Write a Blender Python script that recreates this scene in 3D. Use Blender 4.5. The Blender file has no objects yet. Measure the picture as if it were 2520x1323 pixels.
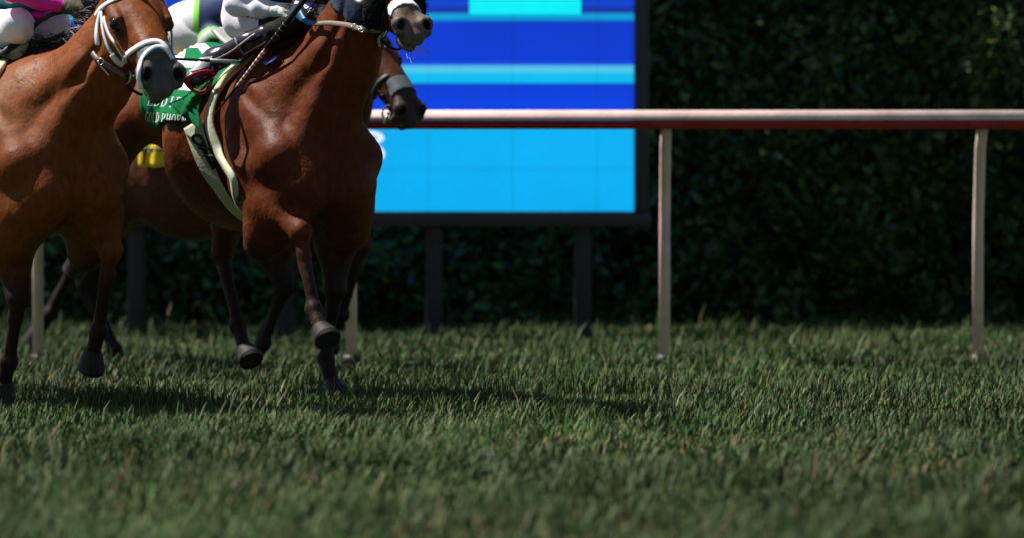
import bpy, math, random
import numpy as np
from mathutils import Vector, Matrix
from mathutils.bvhtree import BVHTree

random.seed(7); RNG = np.random.default_rng(7)
scene = bpy.context.scene
R = math.radians

# ------------------------------------------------------------------ camera
D, F, HX, HY, CAMZ = 22.0, 11660.0, 1260.0, 295.0, 1.30   # distance to the lead horse, focal length in photo pixels, principal point
cam = bpy.data.cameras.new("camera"); cam_ob = bpy.data.objects.new("camera", cam)
scene.collection.objects.link(cam_ob); scene.camera = cam_ob
cam_ob.location = (0, -D, CAMZ); cam_ob.rotation_euler = (R(90), 0, 0)
cam.sensor_width = 36; cam.lens = 36 * F / 2520
cam.shift_y = -(661.5 - HY) / 2520
cam.clip_end = 2000
cam.dof.use_dof = True; cam.dof.focus_distance = D - 0.75; cam.dof.aperture_fstop = 1.7

# ------------------------------------------------------------------ light
SUN_EL, SUN_AZ = 58, 288       # azimuth of the sun, degrees clockwise from +Y
world = bpy.data.worlds.new("World"); scene.world = world; world.use_nodes = True
wn = world.node_tree.nodes; wl = world.node_tree.links
sky = wn.new("ShaderNodeTexSky"); sky.sky_type = 'NISHITA'; sky.sun_disc = False
sky.sun_elevation = R(SUN_EL); sky.sun_rotation = R(SUN_AZ)
wn["Background"].inputs[1].default_value = 0.05
wl.new(sky.outputs[0], wn["Background"].inputs[0])
sun = bpy.data.lights.new("sun", 'SUN'); sun.energy = 5.0; sun.angle = R(0.5); sun.color = (1, 0.94, 0.85)
sun_ob = bpy.data.objects.new("sun", sun); scene.collection.objects.link(sun_ob)
sdir = Vector((math.sin(R(SUN_AZ)) * math.cos(R(SUN_EL)), math.cos(R(SUN_AZ)) * math.cos(R(SUN_EL)), math.sin(R(SUN_EL))))
sun_ob.rotation_euler = sdir.to_track_quat('Z', 'Y').to_euler(); sun_ob.location = sdir * 30
vs = scene.view_settings
vs.view_transform = 'Standard'; vs.look = 'None'; vs.exposure = 0.62; vs.gamma = 1.0; vs.use_curve_mapping = False
scene.cycles.use_denoising = True

# ------------------------------------------------------------------ helpers
def P(px, py, Y):
    """A point of the place: where the photo pixel px, py lies at depth Y."""
    d = D + Y
    return np.array([(px - HX) * d / F, Y, CAMZ - (py - HY) * d / F])

def A(*v): return np.array(v, float)
def unit(v): v = np.asarray(v, float); return v / (np.linalg.norm(v) + 1e-12)
def tree(m): return m.node_tree.nodes, m.node_tree.links

def mat(name, col, rough=0.6, spec=0.4, metal=0.0, noise=0.12, nscale=30, bump=0.15, bscale=200, sheen=0, coat=0, stretch=None, attr=None, emit=None):
    m = bpy.data.materials.new(name); m.use_nodes = True
    n, l = tree(m); b = n["Principled BSDF"]
    b.inputs["Roughness"].default_value = rough; b.inputs["Metallic"].default_value = metal
    b.inputs["Specular IOR Level"].default_value = spec
    b.inputs["Sheen Weight"].default_value = sheen; b.inputs["Coat Weight"].default_value = coat; b.inputs["Coat Roughness"].default_value = 0.12
    tc = n.new("ShaderNodeTexCoord"); src = tc.outputs["Object"]
    if stretch:
        mp = n.new("ShaderNodeMapping"); mp.inputs["Scale"].default_value = stretch; l.new(src, mp.inputs[0]); src = mp.outputs[0]
    t = n.new("ShaderNodeTexNoise"); t.inputs["Scale"].default_value = nscale; t.inputs["Detail"].default_value = 5; l.new(src, t.inputs["Vector"])
    mr = n.new("ShaderNodeMapRange"); mr.inputs[1].default_value = 0.3; mr.inputs[2].default_value = 0.7
    mr.inputs[3].default_value = 1 - noise; mr.inputs[4].default_value = 1 + noise; l.new(t.outputs[0], mr.inputs[0])
    mx = n.new("ShaderNodeVectorMath"); mx.operation = 'SCALE'; l.new(mr.outputs[0], mx.inputs["Scale"])
    if attr:
        at = n.new("ShaderNodeAttribute"); at.attribute_name = attr; l.new(at.outputs["Color"], mx.inputs[0])
    else: mx.inputs[0].default_value = col[:3]
    l.new(mx.outputs[0], b.inputs["Base Color"])
    if bump:
        t2 = n.new("ShaderNodeTexNoise"); t2.inputs["Scale"].default_value = bscale; t2.inputs["Detail"].default_value = 3; l.new(src, t2.inputs["Vector"])
        bp = n.new("ShaderNodeBump"); bp.inputs["Strength"].default_value = bump; bp.inputs["Distance"].default_value = 0.01
        l.new(t2.outputs[0], bp.inputs["Height"]); l.new(bp.outputs[0], b.inputs["Normal"])
    return m

MESH_N = [0]
def mesh_obj(name, verts, faces, m, parent=None, base=None, smooth=True, colors=None):
    """One mesh object; verts in world metres, base = world place of its root (or of itself when top-level)."""
    verts = np.asarray(verts, float).reshape(-1, 3)
    if base is None:
        base = A(*parent.matrix_world.translation) if parent is not None else A(verts[:, 0].mean(), verts[:, 1].mean(), verts[:, 2].min())
        if parent is not None: base = A(*ROOTLOC[root_of(parent).name])
    me = bpy.data.meshes.new(name)
    v = (verts - base).astype(np.float32)
    if isinstance(faces, np.ndarray):
        k = faces.shape[1]; nf = len(faces)
        me.vertices.add(len(v)); me.vertices.foreach_set("co", v.ravel())
        me.loops.add(nf * k); me.loops.foreach_set("vertex_index", faces.astype(np.int32).ravel())
        me.polygons.add(nf); me.polygons.foreach_set("loop_start", np.arange(0, nf * k, k, dtype=np.int32))
        me.update(calc_edges=True); me.validate()
    else:
        me.from_pydata(v.tolist(), [], [tuple(int(i) for i in f) for f in faces])
        me.update(); me.validate()
    if smooth: me.polygons.foreach_set("use_smooth", np.ones(len(me.polygons), bool))
    if colors is not None:
        ca = me.color_attributes.new("coat", 'FLOAT_COLOR', 'POINT')
        ca.data.foreach_set("color", np.c_[colors, np.ones(len(colors))].astype(np.float32).ravel())
    me.materials.append(m)
    o = bpy.data.objects.new(name, me); scene.collection.objects.link(o)
    if parent is not None: o.parent = parent
    else: o.location = base; ROOTLOC[o.name] = tuple(base)
    return o

ROOTLOC = {}
def root_of(o):
    while o.parent is not None: o = o.parent
    return o
def tag(o, label=None, cat=None, group=None, kind=None):
    if label: o["label"] = label
    if cat: o["category"] = cat
    if group: o["group"] = group
    if kind: o["kind"] = kind
    return o
def thing(name, loc, label, cat, group=None):
    o = bpy.data.objects.new(name, None); scene.collection.objects.link(o); o.location = loc
    o.empty_display_size = 0.2; ROOTLOC[o.name] = tuple(float(x) for x in loc)
    return tag(o, label, cat, group)

# ------------------------------------------------------------------ implicit bodies (one continuous surface)
def C(a, ra, b, rb, k=0.05, ax=None, f=1.0, op='u'):
    return dict(a=np.asarray(a, float), ra=ra, b=np.asarray(b, float), rb=rb, k=k, ax=None if ax is None else unit(ax), f=f, op=op)
def S(a, r, k=0.05, ax=None, f=1.0, op='u'):
    return C(a, r, np.asarray(a, float) + A(1e-4, 0, 0), r, k, ax, f, op)

def implicit(prims, xs, ys, zs, wob=None):
    """Blend the round cones on a rectilinear grid and pull the zero surface out with surface nets."""
    G = np.full((len(xs), len(ys), len(zs)), 0.2, np.float32)
    for p in prims:
        r = max(p['ra'], p['rb']) * max(1.0, p['f']) + p['k'] + 0.03
        lo = np.minimum(p['a'], p['b']) - r; hi = np.maximum(p['a'], p['b']) + r
        i0, i1 = np.searchsorted(xs, [lo[0], hi[0]]); j0, j1 = np.searchsorted(ys, [lo[1], hi[1]]); k0, k1 = np.searchsorted(zs, [lo[2], hi[2]])
        if i1 <= i0 or j1 <= j0 or k1 <= k0: continue
        X = (xs[i0:i1] - p['a'][0])[:, None, None]; Y = (ys[j0:j1] - p['a'][1])[None, :, None]; Z = (zs[k0:k1] - p['a'][2])[None, None, :]
        ab = p['b'] - p['a']; sc = 1.0
        if p['ax'] is not None:
            n = p['ax']; q = (X * n[0] + Y * n[1] + Z * n[2]) * (1 / p['f'] - 1)
            X = X + q * n[0]; Y = Y + q * n[1]; Z = Z + q * n[2]
            ab = ab + n * (ab @ n) * (1 / p['f'] - 1); sc = min(1.0, p['f'])
        L = ab @ ab
        t = np.clip((X * ab[0] + Y * ab[1] + Z * ab[2]) / L, 0, 1)
        d = np.sqrt((X - t * ab[0])**2 + (Y - t * ab[1])**2 + (Z - t * ab[2])**2) - (p['ra'] + (p['rb'] - p['ra']) * t)
        d = (d * sc).astype(np.float32)
        g = G[i0:i1, j0:j1, k0:k1]; k = p['k']
        if p['op'] == 'u':
            h = np.clip(0.5 + 0.5 * (g - d) / k, 0, 1); G[i0:i1, j0:j1, k0:k1] = g + (d - g) * h - k * h * (1 - h)
        else:
            d = -d; h = np.clip(0.5 - 0.5 * (g - d) / k, 0, 1); G[i0:i1, j0:j1, k0:k1] = g + (d - g) * h + k * h * (1 - h)
    if wob is not None:
        G += wob(xs[:, None, None], ys[None, :, None], zs[None, None, :]).astype(np.float32)
    ins = G < 0
    c = ins[:-1, :-1, :-1].astype(np.int8)
    for a in (0, 1):
        for b in (0, 1):
            for e in (0, 1):
                if a + b + e: c = c + ins[a:a + G.shape[0] - 1, b:b + G.shape[1] - 1, e:e + G.shape[2] - 1]
    idx = np.argwhere((c > 0) & (c < 8))
    pos = np.zeros((len(idx), 3)); cnt = np.zeros(len(idx))
    cor = [(a, b, e) for a in (0, 1) for b in (0, 1) for e in (0, 1)]
    for u in cor:
        for w in cor:
            if sum(w) - sum(u) == 1 and all(w[q] >= u[q] for q in range(3)):
                f0 = G[idx[:, 0] + u[0], idx[:, 1] + u[1], idx[:, 2] + u[2]]; f1 = G[idx[:, 0] + w[0], idx[:, 1] + w[1], idx[:, 2] + w[2]]
                m = (f0 < 0) != (f1 < 0)
                t = np.where(m, f0 / np.where(m, f0 - f1, 1), 0)
                pos += m[:, None] * (np.array(u) + t[:, None] * (np.array(w) - np.array(u))); cnt += m
    pos /= cnt[:, None]
    V = np.empty_like(pos)
    for q, arr in enumerate((xs, ys, zs)):
        i = idx[:, q]; V[:, q] = arr[i] + pos[:, q] * (arr[i + 1] - arr[i])
    I = np.full(c.shape, -1, np.int32); I[idx[:, 0], idx[:, 1], idx[:, 2]] = np.arange(len(idx))
    Q = []
    for ax in range(3):
        sl0 = [slice(None)] * 3; sl1 = [slice(None)] * 3
        sl0[ax] = slice(0, -1); sl1[ax] = slice(1, None)
        e = np.argwhere(ins[tuple(sl0)] != ins[tuple(sl1)])
        o1, o2 = (ax + 1) % 3, (ax + 2) % 3
        e = e[(e[:, o1] > 0) & (e[:, o2] > 0) & (e[:, o1] < c.shape[o1]) & (e[:, o2] < c.shape[o2])]
        def cell(d1, d2):
            q = e.copy(); q[:, o1] -= d1; q[:, o2] -= d2; return I[q[:, 0], q[:, 1], q[:, 2]]
        q = np.stack([cell(1, 1), cell(0, 1), cell(0, 0), cell(1, 0)], 1)
        fl = ~ins[e[:, 0], e[:, 1], e[:, 2]]
        q[fl] = q[fl][:, ::-1]; Q.append(q)
    Q = np.concatenate(Q); Q = Q[(Q >= 0).all(1)]
    return V, Q

def grid_for(prims, h):
    lo = np.min([np.minimum(p['a'], p['b']) - max(p['ra'], p['rb']) * max(1, p['f']) - 0.04 for p in prims if p['op'] == 'u'], 0)
    hi = np.max([np.maximum(p['a'], p['b']) + max(p['ra'], p['rb']) * max(1, p['f']) + 0.04 for p in prims if p['op'] == 'u'], 0)
    return [np.arange(lo[q], hi[q], h) for q in range(3)]

def blob(name, prims, m, parent=None, h=0.01, wob=None, colors=None):
    V, Q = implicit(prims, *grid_for(prims, h), wob)
    return mesh_obj(name, V, Q, m, parent, colors=None if colors is None else colors(V)), V, Q

def bvh_of(V, Q): return BVHTree.FromPolygons([tuple(x) for x in V], [tuple(int(i) for i in q) for q in Q])

def hit(bvh, px, py, default=None):
    o = Vector((0, -D, CAMZ)); t = P(px, py, 0); d = (Vector(t) - o).normalized()
    loc = nor = None; best = 1e9
    for b_ in (bvh if isinstance(bvh, (list, tuple)) else [bvh]):
        l_, n_, _, dist = b_.ray_cast(o, d)
        if l_ is not None and dist < best: loc, nor, best = l_, n_, dist
    if loc is None: return None if default is None else (P(px, py, default), A(0, -1, 0))
    n = A(*nor);
    if n @ A(*d) > 0: n = -n
    return A(*loc), n

def spline(pts, n=8):
    pts = np.asarray(pts, float); out = []
    e = np.vstack([2 * pts[0] - pts[1], pts, 2 * pts[-1] - pts[-2]])
    for i in range(1, len(e) - 2):
        for t in np.arange(n) / n:
            a, b, c, d = e[i - 1:i + 3]
            out.append(0.5 * ((2 * b) + (c - a) * t + (2 * a - 5 * b + 4 * c - d) * t * t + (3 * b - a - 3 * c + d) * t**3))
    out.append(pts[-1]); return np.array(out)

def band(path, normals, width, thick, taper=None):
    """A flat strap along a path: eight-sided closed section, lying on the given normals."""
    path = np.asarray(path); n = len(path); V = []; Fc = []
    for i in range(n):
        t = unit(path[min(i + 1, n - 1)] - path[max(i - 1, 0)]); nn = unit(normals[i] - (normals[i] @ t) * t); s = np.cross(t, nn)
        w = width * (1 if taper is None else taper[i]) / 2
        for (u, q) in ((-1, .35), (-.93, .92), (0, 1), (.93, .92), (1, .35), (.93, -.2), (0, -.2), (-.93, -.2)):
            V.append(path[i] + s * u * w + nn * q * thick)
    for i in range(n - 1):
        for j in range(8): Fc.append((i * 8 + j, i * 8 + (j + 1) % 8, i * 8 + 8 + (j + 1) % 8, i * 8 + 8 + j))
    Fc.append(tuple(range(7, -1, -1))); Fc.append(tuple((n - 1) * 8 + j for j in range(8)))
    return np.array(V), Fc

def tube(path, rad, sides=10):
    path = np.asarray(path, float); n = len(path); rad = np.broadcast_to(np.asarray(rad, float), (n,)); V = []; Fc = []
    t0 = unit(path[1] - path[0]); u = unit(np.cross(t0, A(0.31, 0.2, 0.93)))
    for i in range(n):
        t = unit(path[min(i + 1, n - 1)] - path[max(i - 1, 0)]); u = unit(u - (u @ t) * t); w = np.cross(t, u)
        for j in range(sides):
            a = 2 * math.pi * j / sides; V.append(path[i] + rad[i] * (math.cos(a) * u + math.sin(a) * w))
    for i in range(n - 1):
        for j in range(sides): Fc.append((i * sides + j, i * sides + (j + 1) % sides, (i + 1) * sides + (j + 1) % sides, (i + 1) * sides + j))
    Fc.append(tuple(range(sides - 1, -1, -1))); Fc.append(tuple((n - 1) * sides + j for j in range(sides)))
    return np.array(V), Fc

def join(*vf):
    V = []; Fc = []; o = 0
    for v, f in vf:
        V.append(np.asarray(v)); Fc += [tuple(int(i) + o for i in q) for q in f]; o += len(v)
    return np.vstack(V), Fc

def boxv(lo, hi, bev=0.0):
    lo, hi = np.minimum(lo, hi), np.maximum(lo, hi)
    if bev <= 0:
        V = [(x, y, z) for x in (lo[0], hi[0]) for y in (lo[1], hi[1]) for z in (lo[2], hi[2])]
        return np.array(V), [(0, 1, 3, 2), (4, 6, 7, 5), (0, 4, 5, 1), (2, 3, 7, 6), (0, 2, 6, 4), (1, 5, 7, 3)]
    import bmesh
    bm = bmesh.new(); bmesh.ops.create_cube(bm, size=1)
    for v in bm.verts: v.co = Vector(((lo + hi) / 2 + np.array(v.co) * (hi - lo)))
    bmesh.ops.bevel(bm, geom=bm.edges[:], offset=bev, segments=2, affect='EDGES', profile=0.5)
    bm.verts.index_update()
    V = np.array([v.co[:] for v in bm.verts]); Fc = [tuple(v.index for v in f.verts) for f in bm.faces]; bm.free()
    return V, Fc

def strap_px(bvh, pts, width, thick=0.006, off=0.002, n=6, default=None):
    """A strap lying on a body: its middle line is found where the line of sight of each point meets the body."""
    pp = spline(np.array([(x, y, 0) for x, y in pts]), n); path = []; nor = []
    for q in pp:
        h = hit(bvh, q[0], q[1])
        if h is None:
            if default is None or not path: 
                if default is None: continue
                h = (P(q[0], q[1], default), A(0, -1, 0))
            else: h = (P(q[0], q[1], path[-1][1]), nor[-1])
        path.append(h[0] + h[1] * off); nor.append(h[1])
    path = np.array(path); nor = np.array(nor)
    for _ in range(2):
        path[1:-1] = (path[:-2] + 2 * path[1:-1] + path[2:]) / 4; nor[1:-1] = (nor[:-2] + nor[1:-1] + nor[2:]) / 3
    return band(path, nor, width, thick)

def print_px(bvh, polys, off=0.003, step=3.0):
    """Flat print on cloth: polygons in the plane of the photo laid down on the cloth's own surface."""
    V = []; Fc = []
    import bmesh
    for poly in polys:
        bm = bmesh.new()
        vs_ = [bm.verts.new((x, y, 0)) for x, y in poly]; bm.faces.new(vs_)
        bmesh.ops.triangulate(bm, faces=bm.faces[:])
        for _ in range(3):
            es = [e for e in bm.edges if e.calc_length() > step]
            if not es: break
            bmesh.ops.subdivide_edges(bm, edges=es, cuts=1); bmesh.ops.triangulate(bm, faces=bm.faces[:])
        bm.verts.index_update(); pts = []; ok = []
        for v in bm.verts:
            h = hit(bvh, v.co.x, v.co.y); ok.append(h is not None); pts.append(h[0] + h[1] * off if h else A(0, 0, 0))
        o = len(V); V += pts
        Fc += [tuple(v.index + o for v in f.verts) for f in bm.faces if all(ok[v.index] for v in f.verts)]; bm.free()
    used = sorted({i for f in Fc for i in f}); mp = {u: i for i, u in enumerate(used)}
    return np.array([V[u] for u in used]), [tuple(mp[i] for i in f) for f in Fc]

def coat_mat(name, seed):
    m = mat(name, (1, 1, 1), 0.55, 0.12, noise=0.24, nscale=38, bump=0, attr="coat", stretch=(1, 1, .45))
    n, l = tree(m); b = n["Principled BSDF"]; tc = n.new("ShaderNodeTexCoord")
    # sweat: patches of coat that are wetter and shine more
    t = n.new("ShaderNodeTexNoise"); t.inputs["Scale"].default_value = 3.2; t.inputs["Detail"].default_value = 6; t.noise_dimensions = '4D'; t.inputs["W"].default_value = seed; l.new(tc.outputs["Object"], t.inputs["Vector"])
    mr = n.new("ShaderNodeMapRange"); mr.inputs[1].default_value = .35; mr.inputs[2].default_value = .65; mr.inputs[3].default_value = .44; mr.inputs[4].default_value = .70; l.new(t.outputs[0], mr.inputs[0]); l.new(mr.outputs[0], b.inputs["Roughness"])
    # veins and fine hair under one bump
    w = n.new("ShaderNodeTexNoise"); w.inputs["Scale"].default_value = 5; l.new(tc.outputs["Object"], w.inputs["Vector"])
    mx = n.new("ShaderNodeMixRGB"); mx.inputs[0].default_value = .28; l.new(tc.outputs["Object"], mx.inputs[1]); l.new(w.outputs["Color"], mx.inputs[2])
    v = n.new("ShaderNodeTexVoronoi"); v.feature = 'DISTANCE_TO_EDGE'; v.inputs["Scale"].default_value = 7.5; l.new(mx.outputs[0], v.inputs["Vector"])
    vr = n.new("ShaderNodeMapRange"); vr.inputs[1].default_value = 0; vr.inputs[2].default_value = .045; vr.inputs[3].default_value = 1; vr.inputs[4].default_value = 0; vr.interpolation_type = 'SMOOTHSTEP'; l.new(v.outputs["Distance"], vr.inputs[0])
    gate = n.new("ShaderNodeTexNoise"); gate.inputs["Scale"].default_value = 2.1; l.new(tc.outputs["Object"], gate.inputs["Vector"])
    g2 = n.new("ShaderNodeMapRange"); g2.inputs[1].default_value = .48; g2.inputs[2].default_value = .62; l.new(gate.outputs[0], g2.inputs[0])
    mu = n.new("ShaderNodeMath"); mu.operation = 'MULTIPLY'; l.new(vr.outputs[0], mu.inputs[0]); l.new(g2.outputs[0], mu.inputs[1])
    mp = n.new("ShaderNodeMapping"); mp.inputs["Scale"].default_value = (1, 1, .3); l.new(tc.outputs["Object"], mp.inputs[0])
    hr = n.new("ShaderNodeTexNoise"); hr.inputs["Scale"].default_value = 150; l.new(mp.outputs[0], hr.inputs["Vector"])
    big = n.new("ShaderNodeTexNoise"); big.inputs["Scale"].default_value = 16; big.inputs["Detail"].default_value = 2; l.new(tc.outputs["Object"], big.inputs["Vector"])
    b1 = n.new("ShaderNodeBump"); b1.inputs["Strength"].default_value = .24; b1.inputs["Distance"].default_value = .004; l.new(mu.outputs[0], b1.inputs["Height"])
    b2 = n.new("ShaderNodeBump"); b2.inputs["Strength"].default_value = .45; b2.inputs["Distance"].default_value = .014; l.new(big.outputs[0], b2.inputs["Height"]); l.new(b1.outputs[0], b2.inputs["Normal"])
    b3 = n.new("ShaderNodeBump"); b3.inputs["Strength"].default_value = .4; b3.inputs["Distance"].default_value = .004; l.new(hr.outputs[0], b3.inputs["Height"]); l.new(b2.outputs[0], b3.inputs["Normal"])
    l.new(b3.outputs[0], b.inputs["Normal"])
    return m

def hair(roots, dirs, length, width, m, name, parent, droop=0.5, jit=0.4, seg=6, per=6, spread=0.02):
    """Locks of hair: narrow curved ribbons that taper to a point."""
    V = []; Fc = []
    for r, d in zip(roots, dirs):
        for _ in range(per):
            p = r + RNG.normal(0, spread, 3); dd = unit(d + RNG.normal(0, jit, 3)); L = length * RNG.uniform(0.55, 1.15); w = width * RNG.uniform(0.5, 1.2)
            s = unit(np.cross(dd, A(0, -1, 0) + RNG.normal(0, .5, 3))); o = len(V); cur = RNG.normal(0, .25, 3)
            for i in range(seg):
                t = i / (seg - 1); ww = w * (1 - t**2) + 0.0006
                V += [p - s * ww / 2, p + s * ww / 2]; dd = unit(dd + A(0, 0, -droop / seg) + cur / seg); p = p + dd * L / (seg - 1)
            for i in range(seg - 1): Fc.append((o + 2 * i, o + 2 * i + 1, o + 2 * i + 3, o + 2 * i + 2))
    return mesh_obj(name, V, np.array(Fc), m, parent)

# ------------------------------------------------------------------ materials
M_turf = mat("turf_soil", (0.035, 0.05, 0.016), 0.95, 0.1, noise=0.35, nscale=3, bump=0.6, bscale=25)
M_grass = mat("grass_blade", (0.05, 0.10, 0.018), 0.6, 0.25, noise=0.3, nscale=1.3, bump=0, attr="coat")
M_white = mat("white_leather", (0.85, 0.84, 0.87), 0.45, 0.4, noise=0.05, bump=0.1)
M_brown = mat("brown_leather", (0.16, 0.12, 0.095), 0.45, 0.5, noise=0.2, nscale=60)
M_black = mat("black_leather", (0.012, 0.012, 0.013), 0.5, 0.35, noise=0.2, bump=0.1)
M_matte = mat("black_cloth", (0.012, 0.012, 0.013), 0.85, 0.2, noise=0.25, bump=0.3, bscale=120)
M_metal = mat("steel", (0.55, 0.54, 0.5), 0.25, 0.5, metal=1.0, noise=0.1, bump=0)
M_cream = mat("cream_girth", (0.62, 0.58, 0.36), 0.75, 0.25, noise=0.1, nscale=14, bump=0.2, bscale=60)
M_palegirth = mat("pale_girth", (0.55, 0.58, 0.44), 0.75, 0.25, noise=0.1, nscale=14, bump=0.2, bscale=60)
M_green = mat("green_cloth", (0.001, 0.16, 0.05), 0.85, 0.12, noise=0.12, nscale=18, bump=0.35, bscale=22)
M_print = mat("white_print", (0.75, 0.75, 0.78), 0.7, 0.2, noise=0.05, bump=0.15, bscale=40)
M_purple = mat("purple_cloth", (0.27, 0.13, 0.6), 0.6, 0.3, noise=0.1, bump=0.2, bscale=40)
M_red = mat("red_stirrup", (0.42, 0.008, 0.02), 0.35, 0.5, noise=0.05, bump=0)
M_eye = mat("eye_dark", (0.005, 0.004, 0.004), 0.12, 0.35, noise=0, bump=0)
M_nostril = mat("hoof_horn", (0.022, 0.018, 0.016), 0.6, 0.25, noise=0.5, nscale=40, stretch=(1, 1, .3))

# ------------------------------------------------------------------ the setting
s = 600.0
tag(mesh_obj("turf_track", [(-s, -s, 0), (s, -s, 0), (s, s, 0), (-s, s, 0)], [(0, 1, 2, 3)], M_turf, smooth=False, base=A(0, 0, 0)), kind="structure")

def grass():
    n = 330000
    d = 13.6 + (31 - 13.6) * RNG.random(n) ** 1.7                      # denser towards the camera, where blades show
    hw = d * 1380 / F
    x = RNG.uniform(-1, 1, n) * hw; y = d - D
    bare = np.sin(2.1 * x + 1.3 * y) * np.sin(1.7 * y - .8 * x + 2) + .6 * np.sin(5.3 * x - 2.2 * y) * np.sin(4.1 * y + 1); keep = RNG.random(n) > np.clip((bare - .5) * 2.0, 0, .88); d = d[keep]; x = x[keep]; y = y[keep]; n = len(x)
    L = RNG.uniform(0.02, 0.07, n) * np.where(RNG.random(n) < .06, 1.9, 1.0) * (1 + .5 * np.sin(3.1 * x + .7 * y) * np.sin(2.6 * y - x)) * (1 + 0.35 * np.sin(x * 1.7 + y * .9) * np.sin(y * 1.3)); w = RNG.uniform(0.0025, 0.005, n)
    a = RNG.uniform(0, 2 * math.pi, n); lean = RNG.uniform(0.1, 0.9, n) * L
    s_ = np.stack([np.cos(a + 1.57), np.sin(a + 1.57), 0 * a], 1); f_ = np.stack([np.cos(a), np.sin(a), 0 * a], 1)
    b = np.stack([x, y, 0 * x], 1); up = A(0, 0, 1)
    v = np.stack([b - s_ * w[:, None], b + s_ * w[:, None],
                  b + f_ * (lean * .35)[:, None] + up * (L * .6)[:, None] - s_ * (w * .7)[:, None], b + f_ * (lean * .35)[:, None] + up * (L * .6)[:, None] + s_ * (w * .7)[:, None],
                  b + f_ * lean[:, None] + up * (L * .95)[:, None] - s_ * (w * .12)[:, None], b + f_ * lean[:, None] + up * (L * .95)[:, None] + s_ * (w * .12)[:, None]], 1).reshape(-1, 3)
    i = np.arange(n)[:, None] * 6
    q = np.concatenate([i + [0, 1, 3, 2], i + [2, 3, 5, 4]])
    g0 = np.array([.042, .085, .016]) * (1 + .3 * np.sin(.9 * x + .5 * y) * np.sin(.7 * y))[:, None]
    dry = (RNG.random(n) < .10 + .12 * np.sin(1.9 * x - 1.1 * y) * np.sin(2.3 * y)); g0[dry] = np.array([.16, .13, .05]); g0 *= RNG.uniform(.65, 1.35, n)[:, None]
    o = mesh_obj("turf_grass", v, q, M_grass, base=A(0, 0, 0), smooth=False, colors=np.repeat(g0, 6, 0))
    tag(o, "short green turf grass covering the race course", "grass", kind="stuff")
grass()

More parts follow.
